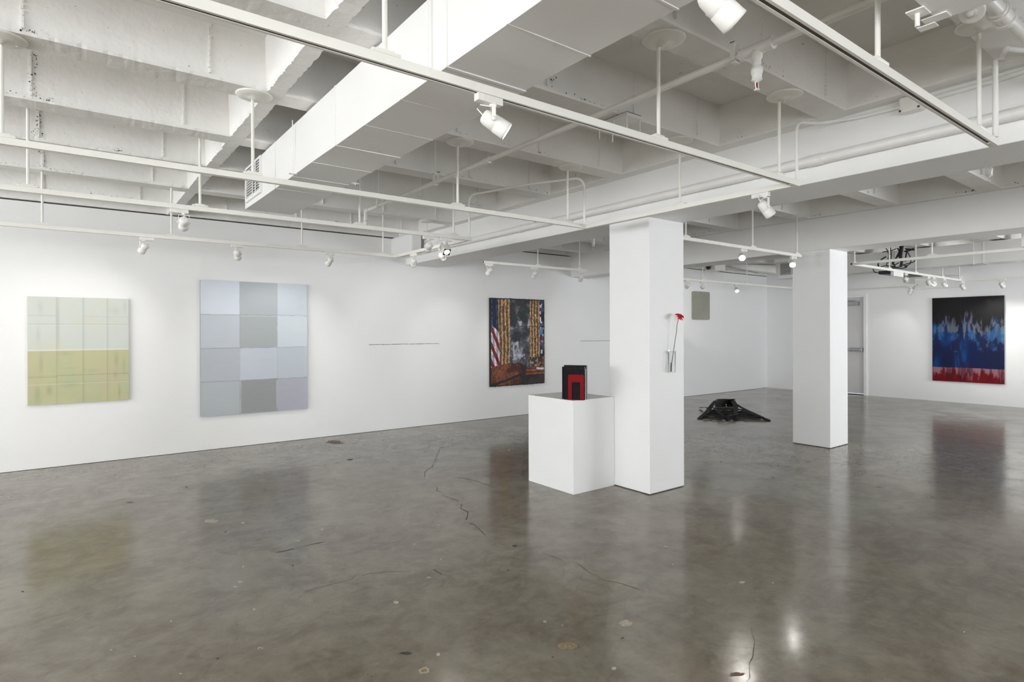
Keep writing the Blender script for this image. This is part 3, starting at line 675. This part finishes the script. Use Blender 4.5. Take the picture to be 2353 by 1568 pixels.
pm = arch_panel(.152, .235, .014, .078, .165, .012); pm.build('upright_plate', 'red', be)
m = MB(); m.box((0,-.022,0), (.037,0,.0022)); m.box((.115,-.022,0), (.152,0,.0022)); m.box((.0,-.024,0), (.152,-.0195,.0022)); m.build('base_lip', 'red', be)
for x in (.014, .138): MB().lathe([(0,0),(.003,0),(.002,.0015),(0,.002)], Matrix.Translation((x,-.0022,.152)) @ Matrix.Rotation(PI/2, 4, 'X'), 10).build('rivet', 'red', be)

# ------------------------------------------------------------------ flower and tube vase on the column
fy = 3.513
vs = empty('hanging_vase', (4.505, fy-.036, 1.115), 'clear glass tube vase fixed to the face of the nearer column', 'vase')
MB().lathe([(0,0),(.031,0),(.0335,.02),(.0345,.2),(.0335,.2),(.0315,.02),(.028,.006),(0,.006)], None, 28).build('glass_tube', 'glass', vs)
m = MB(); m.tube([(.036,.02,.195), (.034,-.02,.197), (0,-.036,.198), (-.03,-.022,.197), (-.037,.02,.195)], .0018, 8); m.box((-.012,.034,.19), (.012,.036,.21)); m.tube([(-.036,.036,.195),(-.044,.03,.19),(-.042,.02,.175)], .002, 8)
m.build('wire_holder', 'chrome', vs)
fl = empty('flower', (4.505, fy-.036, 1.122), 'single red flower with a long thin stem standing in the glass tube', 'flower')
pth = [(-.006,.004,0), (-.002,.004,.06), (.004,.0,.10), (.018,-.006,.19), (.036,-.012,.30), (.050,-.018,.38), (.054,-.02,.44), (.066,-.03,.50)]
MB().tube(pth, [.0052,.005,.0036,.0032,.003,.003,.0028,.0032], 8).build('stem', 'stem', fl)
MB().tube([(-.006,.004,.0),(-.004,.004,.05),(.0,.003,.085)], .0075, 8).build('stem_sleeve', 'stem', fl)
hc = Vector((.070,-.035,.512)); Bf = basis(Vector((.03,-.38,.93))); Bf.translation = hc
def petal(m, ang, tilt, L, wd, z0):
    rot = Bf @ Matrix.Translation((0,0,z0)) @ Matrix.Rotation(ang, 4, 'Z') @ Matrix.Rotation(-tilt, 4, 'Y')
    rows = []
    for i in range(7):
        u = i/6; w = wd*math.sin(PI*min(1, .12+u*.86))**.7
        rows.append([rot @ Vector((.004+L*u, (v/3-1)*w, .010*math.sin(u*3)*(1)+.004*math.cos((v/3-1)*3)+random.uniform(-.001,.001))) for v in range(7)])
    m.grid(rows, 0, True)
pt = MB(); 
for k in range(15): petal(pt, 2*PI*k/15+random.uniform(-.12,.12), random.uniform(.05,.35), random.uniform(.036,.050), .0095, 0)
for k in range(13): petal(pt, 2*PI*k/13+.2+random.uniform(-.15,.15), random.uniform(.4,.7), random.uniform(.026,.036), .009, .004)
for k in range(9): petal(pt, 2*PI*k/9+random.uniform(-.2,.2), random.uniform(.8,1.1), random.uniform(.016,.024), .007, .006)
pt.build('petals', 'petal', fl)
p2 = MB()
for a in (3.6, 4.1, 4.6): petal(p2, a, -.25, .045, .012, -.003)
p2.build('lower_petals', 'petal2', fl, 'lighter pink red drooping petals')
MB().lathe([(0,.012),(.006,.011),(.008,.006),(0,.004)], Bf @ Matrix.Translation((-.012,.004,.006)), 12).build('flower_centre', 'yellow', fl)
MB().lathe([(0,-.02),(.005,-.018),(.009,-.004),(0,.002)], Bf, 12).build('calyx', 'stem', fl)

# ------------------------------------------------------------------ thin wall lines
def wire(x0, x1, z, label):
    m = MB(); n = 60; pts = []; rs = []
    for k in range(n+1):
        pts.append((x0+(x1-x0)*k/n, YW-.006, z+.0025*noise.noise(Vector((k*.21, z, x0))))); rs.append(.0032+.0018*noise.noise(Vector((k*.5, 3, x0))))
    m.tube(pts, rs, 8); tag(m.build('hanging_wire_art', 'linewire'), label, 'wall art', 'thin dark horizontal lines on the wall')
wire(3.58, 4.785, 1.315, 'thin dark horizontal line mounted on the wall between the silver painting and woven picture')
wire(7.95, 9.15, 1.318, 'thin dark horizontal line on the wall partly hidden behind the nearer column')

# ------------------------------------------------------------------ paintings (colour laid per vertex by numpy functions)
def vnoise(u, v, s, seed=0):
    r = np.random.default_rng(seed); n = 64; g = r.random((n, n)); x = u*s; y = v*s
    xi = np.floor(x).astype(int); yi = np.floor(y).astype(int); fx = x-xi; fy_ = y-yi; fx = fx*fx*(3-2*fx); fy_ = fy_*fy_*(3-2*fy_)
    G = lambda a, b: g[a % n, b % n]
    return (G(xi,yi)*(1-fx)+G(xi+1,yi)*fx)*(1-fy_)+(G(xi,yi+1)*(1-fx)+G(xi+1,yi+1)*fx)*fy_
def fbm(u, v, s, seed=0, o=4):
    t = 0; a = .5; tot = 0
    for k in range(o): t = t+a*vnoise(u, v, s*2**k, seed+k); tot += a; a *= .55
    return t/tot
def L8(c): return np.array(lin(c))
def mixc(a, b, f): return a+(b-a)*f[..., None]
def sstep(x, a, b): t = np.clip((x-a)/(b-a), 0, 1); return t*t*(3-2*t)
def painting(name, label, cat, corner, udir, w, h, depth, nu, nv, fn, material, edge_mat, wob=0, group=None, relief=None):
    """corner = top-left front corner seen from the room; udir = unit vector to the right; z down"""
    nrm = Vector(udir).cross(Vector((0,0,1))).normalized()      # towards the room
    root = empty(name, (Vector(corner)+Vector(udir)*w/2+Vector((0,0,-h))), label, cat, group)
    O = root.location; C0 = Vector(corner); U = Vector(udir)
    U_, V_ = np.meshgrid(np.linspace(0, 1, nu), np.linspace(0, 1, nv))
    col = np.clip(fn(U_, V_), 0, 1)
    rel = relief(U_, V_) if relief else np.zeros_like(U_)
    base = np.array(C0-O); P = base[None,None,:]+U_[...,None]*np.array(U)*w-V_[...,None]*np.array((0,0,1.))*h+(np.array(nrm)[None,None,:]*(rel+.0015)[...,None])
    if wob:
        e = wob*(vnoise(U_*3, V_*3, 9, 5)-.5); P = P+e[...,None]*np.array((0,0,1.))
    me = bpy.data.meshes.new('painted_face')
    idx = np.arange(nu*nv).reshape(nv, nu); q = np.stack([idx[:-1,:-1], idx[1:,:-1], idx[1:,1:], idx[:-1,1:]], -1).reshape(-1, 4)
    me.from_pydata(P.reshape(-1,3).tolist(), [], q.tolist())
    ca = me.color_attributes.new('Col', 'FLOAT_COLOR', 'POINT')
    ca.data.foreach_set('color', np.concatenate([col.reshape(-1,3), np.ones((nu*nv,1))], 1).astype(np.float32).ravel())
    me.materials.append(material); me.update()
    o = bpy.data.objects.new('painted_face', me); COL.objects.link(o); o.parent = root
    mt = Matrix((U, -nrm, Vector((0,0,1)))).transposed().to_4x4(); mt.translation = C0-O
    MB().box((0, 0, -h), (w, depth, 0), 0, mt, bev=.003).build('canvas_frame', edge_mat, root)
    return root

def f_p1(u, v):
    top = mixc(L8((205,210,203)), L8((206,209,197)), sstep(fbm(u, v, 4, 3), .45, .7))
    bot = mixc(L8((190,190,150)), L8((192,186,153)), sstep(fbm(u, v, 4, 9), .45, .65))
    bot = mixc(bot, L8((185,189,152)), sstep(fbm(u, v, 5, 19), .5, .7))
    c = np.where((v > .503)[..., None], bot, top)
    sh = np.zeros_like(u)
    for x, s in ((.27,.5),(.53,.9),(.775,.7)): sh += s*.75*np.exp(-((u-x)/.004)**2)+.10*np.exp(-((u-x-.012)/.015)**2)
    for y, s, a, b in ((.175,.6,0,.27),(.255,.7,0,1),(.18,.3,.54,1),(.748,.8,0,.28),(.738,.5,.28,1),(.81,.7,.53,1),(.735,.4,0,1)):
        sh += s*.8*np.exp(-((v-y)/.004)**2)*(u > a)*(u < b)*(.4+.9*fbm(u, v, 14, 2))
    def blob(x, y, rx, ry, s): return s*np.exp(-((u-x)/rx)**2-((v-y)/ry)**2)
    sh += blob(.12,.1,.025,.06,.22)+blob(.10,.35,.02,.08,.2)+blob(.285,.25,.014,.25,.35)+blob(.96,.08,.02,.06,.25)+blob(.86,.12,.05,.04,.18)
    sh += blob(.125,.62,.02,.10,.35)+blob(.09,.90,.03,.08,.45)+blob(.20,.87,.03,.05,.45)+blob(.87,.6,.025,.07,.42)+blob(.95,.65,.02,.1,.25)+blob(.9,.92,.015,.07,.45)+blob(.4,.82,.1,.03,.3)+blob(.62,.7,.06,.02,.2)+blob(.36,.53,.07,.02,.25)+blob(.86,.75,.02,.03,.35)+blob(.4,.67,.06,.01,.15)
    c = mixc(c, np.where((v > .503)[..., None], L8((140,148,122)), L8((150,165,165))), np.clip(sh, 0, .75))
    hl = .5*np.exp(-((v-.497)/.005)**2)+.3*np.exp(-((v-.262)/.004)**2)+.3*np.exp(-((v-.815)/.004)**2)
    return mixc(c, L8((235,236,222)), np.clip(hl, 0, .7))
mp1 = attr_mat('grid_painting_oil', .6, bump=.08, bscale=60)
painting('hanging_painting', 'square pale green and yellow painting of a folded sheet, leftmost on the wall', 'painting', (-.375, YW-.035, 1.905), (1,0,0), .925, 1.195, .033, 210, 260, f_p1, mp1, 'cream')

P2 = [[(210,217,227),(176,183,187),(200,208,216)],[(192,199,207),(170,176,178),(206,214,221)],[(184,190,197),(196,203,212),(192,200,207)],[(182,189,193),(157,158,160),(178,180,191)]]
def f_p2(u, v):
    ub = [.0,.345+0,.70,1.01]; c = np.zeros(u.shape+(3,))
    uu = u+.004*(vnoise(u, v, 20, 1)-.5); vv = v+.004*(vnoise(u, v, 20, 2)-.5)
    cols = (uu > .345).astype(int)+(uu > .70); rws = (vv > .252).astype(int)+(vv > .502)+(vv > .748)
    A = np.array([[lin(x) for x in r] for r in P2]); c = A[rws, cols]
    c = c*(1+.06*(fbm(u, v, 5, 4)-.5))[..., None]*(1+.03*(fbm(u*2, v*30, 3, 8)-.5))[..., None]
    ln = np.zeros_like(u)
    for x, s in ((.345,.35),(.70,.25)): ln += s*np.exp(-((uu-x)/.003)**2)*(.3+fbm(u, v, 20, 3))
    for y in (.252,.502,.748): ln += .75*np.exp(-((vv-y)/.0022)**2)*(.3+fbm(u, v, 18, 6))
    c = mixc(c, L8((120,122,124)), np.clip(ln, 0, .8))
    br = .5*np.exp(-((uu-.352)/.004)**2)*(v > .75)+.5*np.exp(-((uu-.695)/.005)**2)*(v > .76)*(v < .98)+.4*np.exp(-((vv-.259)/.003)**2)*(u > .35)*(u < .7)
    return mixc(c, L8((228,232,236)), np.clip(br*(.4+fbm(u, v, 24, 12)), 0, .8))
mp2 = attr_mat('silver_panel_paint', .5, metal=.2, bump=.04, bscale=30)
painting('hanging_painting', 'large silvery grey painting divided into twelve panels', 'painting', (1.311, YW-.042, 2.172), (1,0,0), 1.333, 1.737, .040, 200, 250, f_p2, mp2, 'steel')

def f_p3(u, v):
    g1, g2, g3 = fbm(u, v, 9, 1), fbm(u+v*.6, v-u*.6, 7, 7), vnoise(u, v, 60, 3)
    K = lambda *c: np.broadcast_to(L8(c), u.shape+(3,))
    c = mixc(K(46,50,58), K(120,118,130), sstep(g2, .42, .72)); c = mixc(c, K(190,192,205), sstep(g2*(.6+.6*g1), .50, .62)); c = mixc(c, K(32,60,54), sstep(fbm(u, v, 6, 21), .58, .72)*.7); c = mixc(c, K(60,30,40), sstep(fbm(u, v, 6, 33), .62, .75)*.6)
    def curtain(x0, x1, vb, c):
        m = (u > x0)*(u < x1)*(v < vb); t = (u-x0)/(x1-x0)
        s = .5+.5*np.sin(t*PI*7+.8*np.sin(v*9)); k = mixc(K(84,60,42), K(198,160,112), sstep(s+.9*(g3-.5), .2, 1.1)); k = mixc(k, K(235,210,165), sstep(vnoise(u, v, 63, 44), .8, .95)*.7)
        return np.where(m[..., None] > 0, k, c)
    c = curtain(.125, .345, .775, c); c = curtain(.715, .905, .675, c)
    # left flag
    m = (u < .135+.03*np.clip((v-.25)*2, 0, 1)) & (v < .79)
    blue = mixc(K(20,26,52), K(50,86,140), sstep(vnoise(u, v, 40, 5)+.3*np.sin(u*70), .6, 1.1))
    sp_ = np.sin((v*1.0-u*1.6)*PI*2*5.2+.6); st = np.where((sp_ > -.1)[..., None], K(214,220,228), K(142,26,40))
    st = st*(.75+.35*np.sin(u*95))[..., None]
    fl_ = np.where((v < .30+.55*u)[..., None], blue, st); c = np.where(m[..., None], fl_, c)
    # right flag with emblem colours
    m = (u > .905) & (v < .675); r = mixc(K(24,26,48), K(70,80,120), sstep(vnoise(u, v, 30, 8), .5, .9)); r = mixc(r, K(226,228,236), sstep(vnoise(u*1.5, v, 26, 9), .62, .75)*(v > .05)*(v < .5)); r = mixc(r, K(20,120,170), ((v > .34)*(v < .42)*(u < .97))*.9*(vnoise(u, v, 20, 2) > .3)); r = mixc(r, K(160,30,50), ((v > .42)*(v < .5)*(np.sin((u+v)*90) > .2))*.8); r = mixc(r, K(230,232,238), ((v > .60)*(v < .64)*(u > .93)*(u < .96))*.8)
    c = np.where(m[..., None], r, c)
    # chest of photographs at right, desk and chair below
    m = (u > .69) & (v > .675) & (v < .80); sh = np.where((vnoise(u, v, 36, 14) > .55)[..., None], K(150,140,120), K(58,46,42)); sh = mixc(sh, K(140,50,36), (vnoise(u, v, 30, 19) > .72)*.8); c = np.where(m[..., None], sh, c)
    dk = mixc(K(84,36,24), K(156,88,54), sstep(np.sin(v*160)*.3+g1, .35, .75))
    m = (u > .63) & (v > .80) & (v < .885+.02*(1-u)); c = np.where(m[..., None], dk, c)
    m = (u > .60) & (v >= .885); c = np.where(m[..., None], mixc(K(26,20,22), K(58,42,44), sstep(g1, .4, .7)), c)
    c = np.where(((u > .84)*(u < .98)*(np.abs(v-.818) < .010))[..., None], K(222,228,230), c)
    arm = .79-.05*np.sin(np.clip(u/.6, 0, 1)*PI*.75)+.0*u
    m = (v > arm) & (u < .585-.4*np.clip(v-.85, 0, 1)); c2 = mixc(K(70,30,20), K(148,86,56), sstep(g1+.25*g3, .45, .85))
    band = np.sin((v+.20*u)*46); c2 = mixc(c2, K(34,20,18), sstep(band, .55, .95)*(v > .87)); c = np.where(m[..., None], c2, c)
    c = np.where(((u > .555)*(u < .64)*(v > .77))[..., None], K(40,30,32), c)
    c = c*(.62+.75*vnoise(u, v, 63, 77))[..., None]
    ed = (u < .012)|(u > .988)|(v < .012)|(v > .990)|((np.abs(v-.318) < .002)*(u > .35)*(u < .9))
    return np.where(ed[..., None], K(14,13,14), c)
mp3 = attr_mat('sequin_weave', .5, spec=.6, bump=.5, bscale=150)
painting('hanging_picture', 'dark woven glittering picture with a flag, gold curtains and a brown desk', 'picture', (5.776, YW-.045, 2.09), (1,0,0), 1.214, 1.54, .043, 240, 320, f_p3, mp3, 'black', wob=.012, relief=lambda u, v: .006*vnoise(u, v, 60, 2))

def f_p4(u, v):
    K = lambda *c: np.broadcast_to(L8(c), u.shape+(3,))
    drag = fbm(u*1.0, v*.22, 16, 3); drag2 = fbm(u, v*.35, 30, 5); hz = fbm(u*.25, v, 20, 11)
    c = mixc(K(3,24,70), K(8,62,122), sstep(fbm(u, v*.5, 5, 2), .42, .72)); c = mixc(c, K(22,20,52), sstep(drag, .50, .66)*.8)
    pale = sstep(drag2+.38*np.exp(-((v-.36)/.14)**2)+.12*(vnoise(u, v, 7, 8)-.5), .78, .98)*(v > .10)*(v < .62); c = mixc(c, K(100,110,120), pale*.75)
    pale2 = sstep(fbm(u, v, 9, 14)+.15*np.exp(-((v-.45)/.15)**2), .66, .82)*(v < .65); c = mixc(c, K(40,92,140), pale2*.7)
    lim = .22+.16*(vnoise(u, v*0, 9, 4)-.3)+.05*vnoise(u, v*0, 40, 9)+.10*np.exp(-((u-.75)/.12)**2)
    c = mixc(c, K(11,9,12), 1-sstep(v+.22*(drag2-.5), lim-.06, lim+.10))
    c = mixc(c, K(88,84,88), sstep(drag2, .58, .75)*np.exp(-((v-lim)/.06)**2)*.8)
    c = mixc(c, K(20,86,150), np.exp(-((u-.01)/.03)**2-((v-.38)/.06)**2)*.9); c = mixc(c, K(90,130,150), np.exp(-((u-.99)/.03)**2-((v-.45)/.10)**2)*.7*(hz > .4))
    c = mixc(c, K(40,38,14), np.exp(-((u-.79)/.035)**2-((v-.06)/.03)**2)*.7)
    red = mixc(K(112,2,16), K(150,104,116), sstep(drag2+.42*np.clip((.955-v)/.12, 0, 1), .62, .92)); red = mixc(red, K(70,8,20), sstep(drag, .52, .65)*.7)
    red = mixc(red, K(112,2,16), sstep(v, .965, .985))
    c = np.where((v > .832+.012*(u-.2)*0+.002*np.sin(u*9))[..., None], red, c)
    return c
mp4 = attr_mat('squeegee_oil', .42, spec=.2, bump=.06, bscale=50)
painting('hanging_painting', 'tall abstract painting, black over deep blue with a red band below', 'painting', (XB-.05, 4.56, 2.195), (0,-1,0), 1.21, 1.76, .048, 240, 330, f_p4, mp4, 'steel')

# small rounded panel
def rounded(w, h, r, t):
    pts = []
    for cx_, cz_, a0 in ((w-r, h-r, 0), (r, h-r, PI/2), (r, r, PI), (w-r, r, 1.5*PI)):
        for k in range(7): a = a0+PI/2*k/6; pts.append((cx_+r*math.cos(a), cz_+r*math.sin(a)))
    m = MB(); m.face([(x,-t,z) for x, z in pts]); m.face([(x,0,z) for x, z in pts][::-1])
    for k in range(len(pts)):
        a, b = pts[k], pts[(k+1) % len(pts)]; m.face([(a[0],0,a[1]), (b[0],0,b[1]), (b[0],-t,b[1]), (a[0],-t,a[1])], 0, True)
    return m
pn = empty('wall_plaque', (11.495, YW-.001, 1.772), 'small rounded grey green plaque on the far wall right of the near column', 'plaque')
rounded(.67, .665, .05, .03).build('panel_face', 'mirror', pn)
MB().box((.325,-.0315,.625), (.345,-.0295,.64)).build('hanging_hole', 'crk', pn)

# ------------------------------------------------------------------ black strap sculpture on the floor
sc = empty('strap_sculpture', tuple(at_z(1680, 955, 0)), 'black sculpture of straps and rails lying on the floor between the columns', 'sculpture')
O = Vector(sc.location)
def Pz(px, py, z): return at_z(px, py, z)-O
def ribbon(pts, w, name, mt='strap', t=.006, hint=None):
    """flat strap along pts [(px,py,z)], w wide"""
    P = [Pz(*p) for p in pts]; Q = []
    for a, b in zip(P, P[1:]):
        for k in range(4): Q.append(a.lerp(b, k/4))
    Q.append(P[-1]); rows = []
    for i, p in enumerate(Q):
        d = (Q[min(i+1, len(Q)-1)]-Q[max(i-1, 0)]).normalized(); s = d.cross(Vector((0,0,1)))
        s = (s.normalized() if s.length > .05 else Vector((1,-.6,0)).normalized())*w/2*(1+.08*noise.noise(p*9)); u2 = s.cross(d).normalized()*t/2
        rows.append([p-s-u2, p+s-u2, p+s+u2, p-s+u2])
    m = MB(); m.grid(rows, 0, False, True); m.face(rows[0]); m.face(rows[-1]); m.build(name, mt, sc)
# raised bin-like back
bmx = MB(); A_, B_, C_, D_ = Pz(1643,935,.004), Pz(1686,935,.004), Pz(1686,935,.004)+Vector((.25,.12,0)), Pz(1643,935,.004)+Vector((.25,.12,0))
hgt = Vector((0,0,.125))
for a, b in ((A_, D_), (D_, C_), (C_, B_)):
    nn = (b-a).cross(Vector((0,0,1))).normalized()*.006
    rows = []
    for k in range(9):
        p = a.lerp(b, k/8); wv = Vector((0,0,.008*noise.noise(p*6)))
        rows.append([p-nn, p+nn, p+nn+hgt+wv, p-nn+hgt+wv])
    bmx.grid(rows, 0, False, True); bmx.face(rows[0]); bmx.face(rows[-1])
bmx.face([A_+Vector((0,0,.012)), B_+Vector((0,0,.012)), C_+Vector((0,0,.012)), D_+Vector((0,0,.012))])
bmx.build('open_box', 'vinyl', sc)
for px, py, z in ((1668,930,.085), (1669,934,.05)): 
    q = Pz(px, py, z); ey = MB(); ey.lathe([(0,0),(.010,0),(.010,.006),(0,.006)], Matrix.Translation(q) @ basis(Vector((-.83,-.56,.1))), 12); ey.build('eyelet', 'chrome', sc)
# slats running across
for k, (xa, ya, xb, yb) in enumerate([(1638,939,1712,942), (1632,942.5,1722,946.5), (1628,946,1732,950), (1624,949,1740,953.5), (1620,952.5,1748,956.5), (1617,955.5,1755,959.5), (1615,959.5,1690,962.5), (1690,960,1760,962.5)]):
    a = Pz(xa, ya, .03); b = Pz(xb, yb, .03)
    pth = [a.lerp(b, i/12)+Vector((0,0,.012*noise.noise(Vector((i*.6, k, 2))))) for i in range(13)]
    MB().tube(pth, .019 if k < 6 else .013, 8, flat=.7).build('slat', 'vinyl' if k % 2 else 'strap', sc)
ribbon([(1645,922,.14),(1637,930,.11),(1630,940,.05),(1622,950,.035),(1612,958,.02),(1607,963.5,.008)], .08, 'strap')
ribbon([(1684,922,.14),(1689,930,.13),(1691,941,.08),(1691,952,.06),(1692,960,.03),(1690,966.5,.008)], .085, 'strap')
ribbon([(1684,924,.15),(1700,935,.08),(1718,944,.05),(1738,953,.05),(1752,960,.03),(1768,966.5,.008)], .06, 'strap')
ribbon([(1700,941,.07),(1716,948,.05),(1735,955,.05),(1748,959,.04)], .05, 'strap')
ribbon([(1750,960,.02),(1758,964,.015),(1766,968,.008)], .07, 'strap')
ribbon([(1640,937,.08),(1648,945,.07),(1655,952,.06),(1663,959,.04),(1670,965.5,.01)], .05, 'strap')
ribbon([(1660,941,.07),(1652,948,.08),(1662,955,.06),(1675,962,.03)], .045, 'strap')
ribbon([(1648,956,.06),(1665,957,.07),(1685,954,.07),(1700,951,.05)], .045, 'strap')
ribbon([(1670,966,.006),(1677,965,.006)], .05, 'strap')
ribbon([(1608,937.5,.02),(1618,936,.06),(1624,937,.05),(1629,940,.04)], .05, 'strap')
ribbon([(1615,962,.02),(1640,960.5,.02),(1660,961.5,.02)], .035, 'strap')
rg = MB(); q0 = Pz(1622,944.5,.03)
rg.tube([q0+Vector((.035*math.cos(a)*.8, -.035*math.cos(a)*.6, .03*math.sin(a))) for a in [2*PI*k/16 for k in range(17)]], .004, 8, caps=False); rg.build('ring_buckle', 'chrome', sc)
for p in ((1616,962,.02), (1752,962,.02)): pass

# ------------------------------------------------------------------ cables and network box in the far room
cb = empty('cable_bundle', (11.35, 4.15, 2.5), 'tangle of black cables hanging from the far ceiling onto the rail', 'cables'); O = Vector(cb.location)
r_ = random.Random(5)
def Qd(px, py, x): d = ray(px, py); return EYE+d*(x/d.x)-O
def cable(pts, r, nm='cable', x=11.25):
    P = [Qd(a, b, x+dx) for a, b, dx in [(p+(0,))[:3] if len(p) == 2 else p for p in pts]]
    out = []
    for i in range(len(P)-1):                         # Catmull-Rom
        p0, p1, p2, p3 = P[max(i-1,0)], P[i], P[i+1], P[min(i+2,len(P)-1)]
        for k in range(8):
            t = k/8; out.append(.5*((2*p1)+(p2-p0)*t+(2*p0-5*p1+4*p2-p3)*t*t+(3*p1-p0-3*p2+p3)*t**3))
    out.append(P[-1]); MB().tube(out, r, 7).build(nm, 'wiry', cb)
for k in range(9):
    o_ = r_.uniform(-4, 4)
    cable([(2072+o_,563), (2071+o_*.6,575), (2069+o_*.5,590), (2072+o_*.3,600), (2070+o_*.4,614)], .012+.006*r_.random())
for pts in [[(2060,572),(2045,577),(2030,579),(2028,580)], [(2075,566),(2068,582),(2056,597)], [(2084,574),(2082,588),(2080,601)], [(2083,577),(2091,590),(2092,605),(2078,613)],
            [(2036,590),(2024,598),(2018,607),(2020,616)], [(2020,615),(2034,611),(2050,612),(2064,616)], [(2046,583),(2041,594),(2046,600)], [(2046,569),(2048,585),(2047,602)],
            [(2045,603),(2038,606),(2040,612),(2056,616),(2070,612)], [(2055,603),(2048,598),(2056,612),(2052,618)], [(2103,598),(2098,603),(2085,606),(2070,612)], [(2083,613),(2074,617),(2060,616)],
            [(2062,571),(2066,579),(2057,596),(2050,608)], [(2080,572),(2090,573),(2101,575)], [(2006,618),(2009,625),(2016,627),(2024,626)], [(2100,571),(2090,576),(2078,578)],
            [(2036,571),(2040,578),(2042,590),(2037,604)], [(2066,604),(2058,608),(2050,614),(2034,616)], [(2072,608),(2084,612),(2080,616)]]:
    cable(pts, .0075 if r_.random() < .7 else .012)
nb = empty('hanging_network_box', tuple(O+Qd(2058,620,11.2)+Vector((0,0,-.055))), 'black network box hung by the far light rail under the cables', 'network box')
mt = Matrix.Rotation(-.05, 4, 'Z')
MB().box((-.35,-.12,-.035), (.75,.12,.02), 0, mt, bev=.008).build('case', 'black', nb)
MB().box((-.25,-.13,.02), (.45,.05,.05), 0, mt, bev=.006).build('patch_panel', 'steel', nb)
ps = tag(MB().box((10.30,3.70,2.36), (10.68,3.75,2.437), bev=.006).build('rail_mounted_power_adapter', 'lampw'), 'white power adapter block under the far rail beside the hanging cables', 'adapter')
# louvred box, ceiling device, smoke detector on the far wall
vb = empty('wall_vent_box', (XB-.02, 4.66, 2.52), 'pale louvred box high on the far wall behind the spotlights', 'vent')
MB().box((-.06,-.62,-.12), (0,.22,.12), bev=.01).build('vent_frame', 'beam', vb)
for k in range(6): MB().box((-.068,-.02,-.09+k*.03), (-.06,.18,-.078+k*.03)).build('louvre', 'rail', vb)
tag(MB().lathe([(0,.03),(.025,.025),(.03,0),(0,0)], Matrix.Translation((XB-.012, 4.12, 2.50)) @ basis((-1,0,0)), 18).build('wall_sensor', 'black'), 'tiny round black sensor on the far wall above the blue painting', 'sensor')
pj = empty('ceiling_projector', (11.0, 7.35, 2.86), 'grey box device hanging under the far ceiling left of the lit lamp', 'projector')
MB().box((-.20,-.13,-.07), (.18,.13,.07), bev=.015).build('case', 'rail', pj); MB().lathe([(0,0),(.05,0),(.05,.04),(0,.04)], Matrix.Translation((-.2,.03,0)) @ basis((-1,-.6,0)), 18).build('lens', 'black', pj); MB().tube([(0,0,.07),(0,0,ZD-2.86)], .015, 10).build('mount_pole', 'rail', pj)
cv = empty('ceiling_conduit', (11, 7.3, 2.93), 'thin dark conduits crossing the far ceiling above the lit lamp', 'conduit')
for (x0,y0,x1,y1) in ((9.2,7.9,13.4,6.2), (9.4,7.0,13.6,7.9)): MB().tube([(x0-11,y0-7.3,0), (x1-11,y1-7.3,.01)], .010, 8).build('conduit_run', 'steel', cv)
for x_, y_ in ((-.25,8.02),): pass

# ------------------------------------------------------------------ light
def area(name, loc, rot, sx, sy, energy, col):
    d = bpy.data.lights.new(name, 'AREA'); d.shape = 'RECTANGLE'; d.size = sx; d.size_y = sy; d.energy = energy; d.color = col
    o = bpy.data.objects.new(name, d); COL.objects.link(o); o.location = loc; o.rotation_euler = rot; return o
area('window_daylight', (XR+.10, 2.1, 1.7), (0, -PI/2-math.radians(46), 0), 2.1, 10.8, 960, (.97,.985,1.0))  # unseen source, tilted up to brighten the ceiling and undersides
area('window_daylight', (-1.1, YR+.10, 1.6), (PI/2+math.radians(26), 0, 0), 6.8, 1.8, 185, (.98,.985,1.0))  # unseen source, tilted up to lift the middle ceiling bays and pipes
area('window_daylight', (11.0, YR+.10, 1.25), (PI/2+math.radians(44), 0, 0), 4.2, 1.9, 500, (.93,.96,1.0))  # unseen source, tilted up to brighten the far beam's underside
w = bpy.data.worlds.new('world'); SC.world = w; w.use_nodes = True
w.node_tree.nodes['Background'].inputs['Color'].default_value = (.85,.92,1,1); w.node_tree.nodes['Background'].inputs['Strength'].default_value = 1.0

SC.view_settings.view_transform = 'Standard'; SC.view_settings.look = 'None'; SC.view_settings.gamma = 1
SC.view_settings.use_curve_mapping = False; SC.view_settings.exposure = 0.08
SC.cycles.max_bounces = 9; SC.cycles.diffuse_bounces = 6; SC.cycles.glossy_bounces = 3; SC.cycles.transmission_bounces = 4; SC.cycles.use_adaptive_sampling = True; SC.cycles.adaptive_threshold = .07; SC.cycles.adaptive_min_samples = 12
SC.cycles.sample_clamp_indirect = 6; SC.cycles.use_denoising = True
SC.cycles.caustics_reflective = False; SC.cycles.caustics_refractive = False
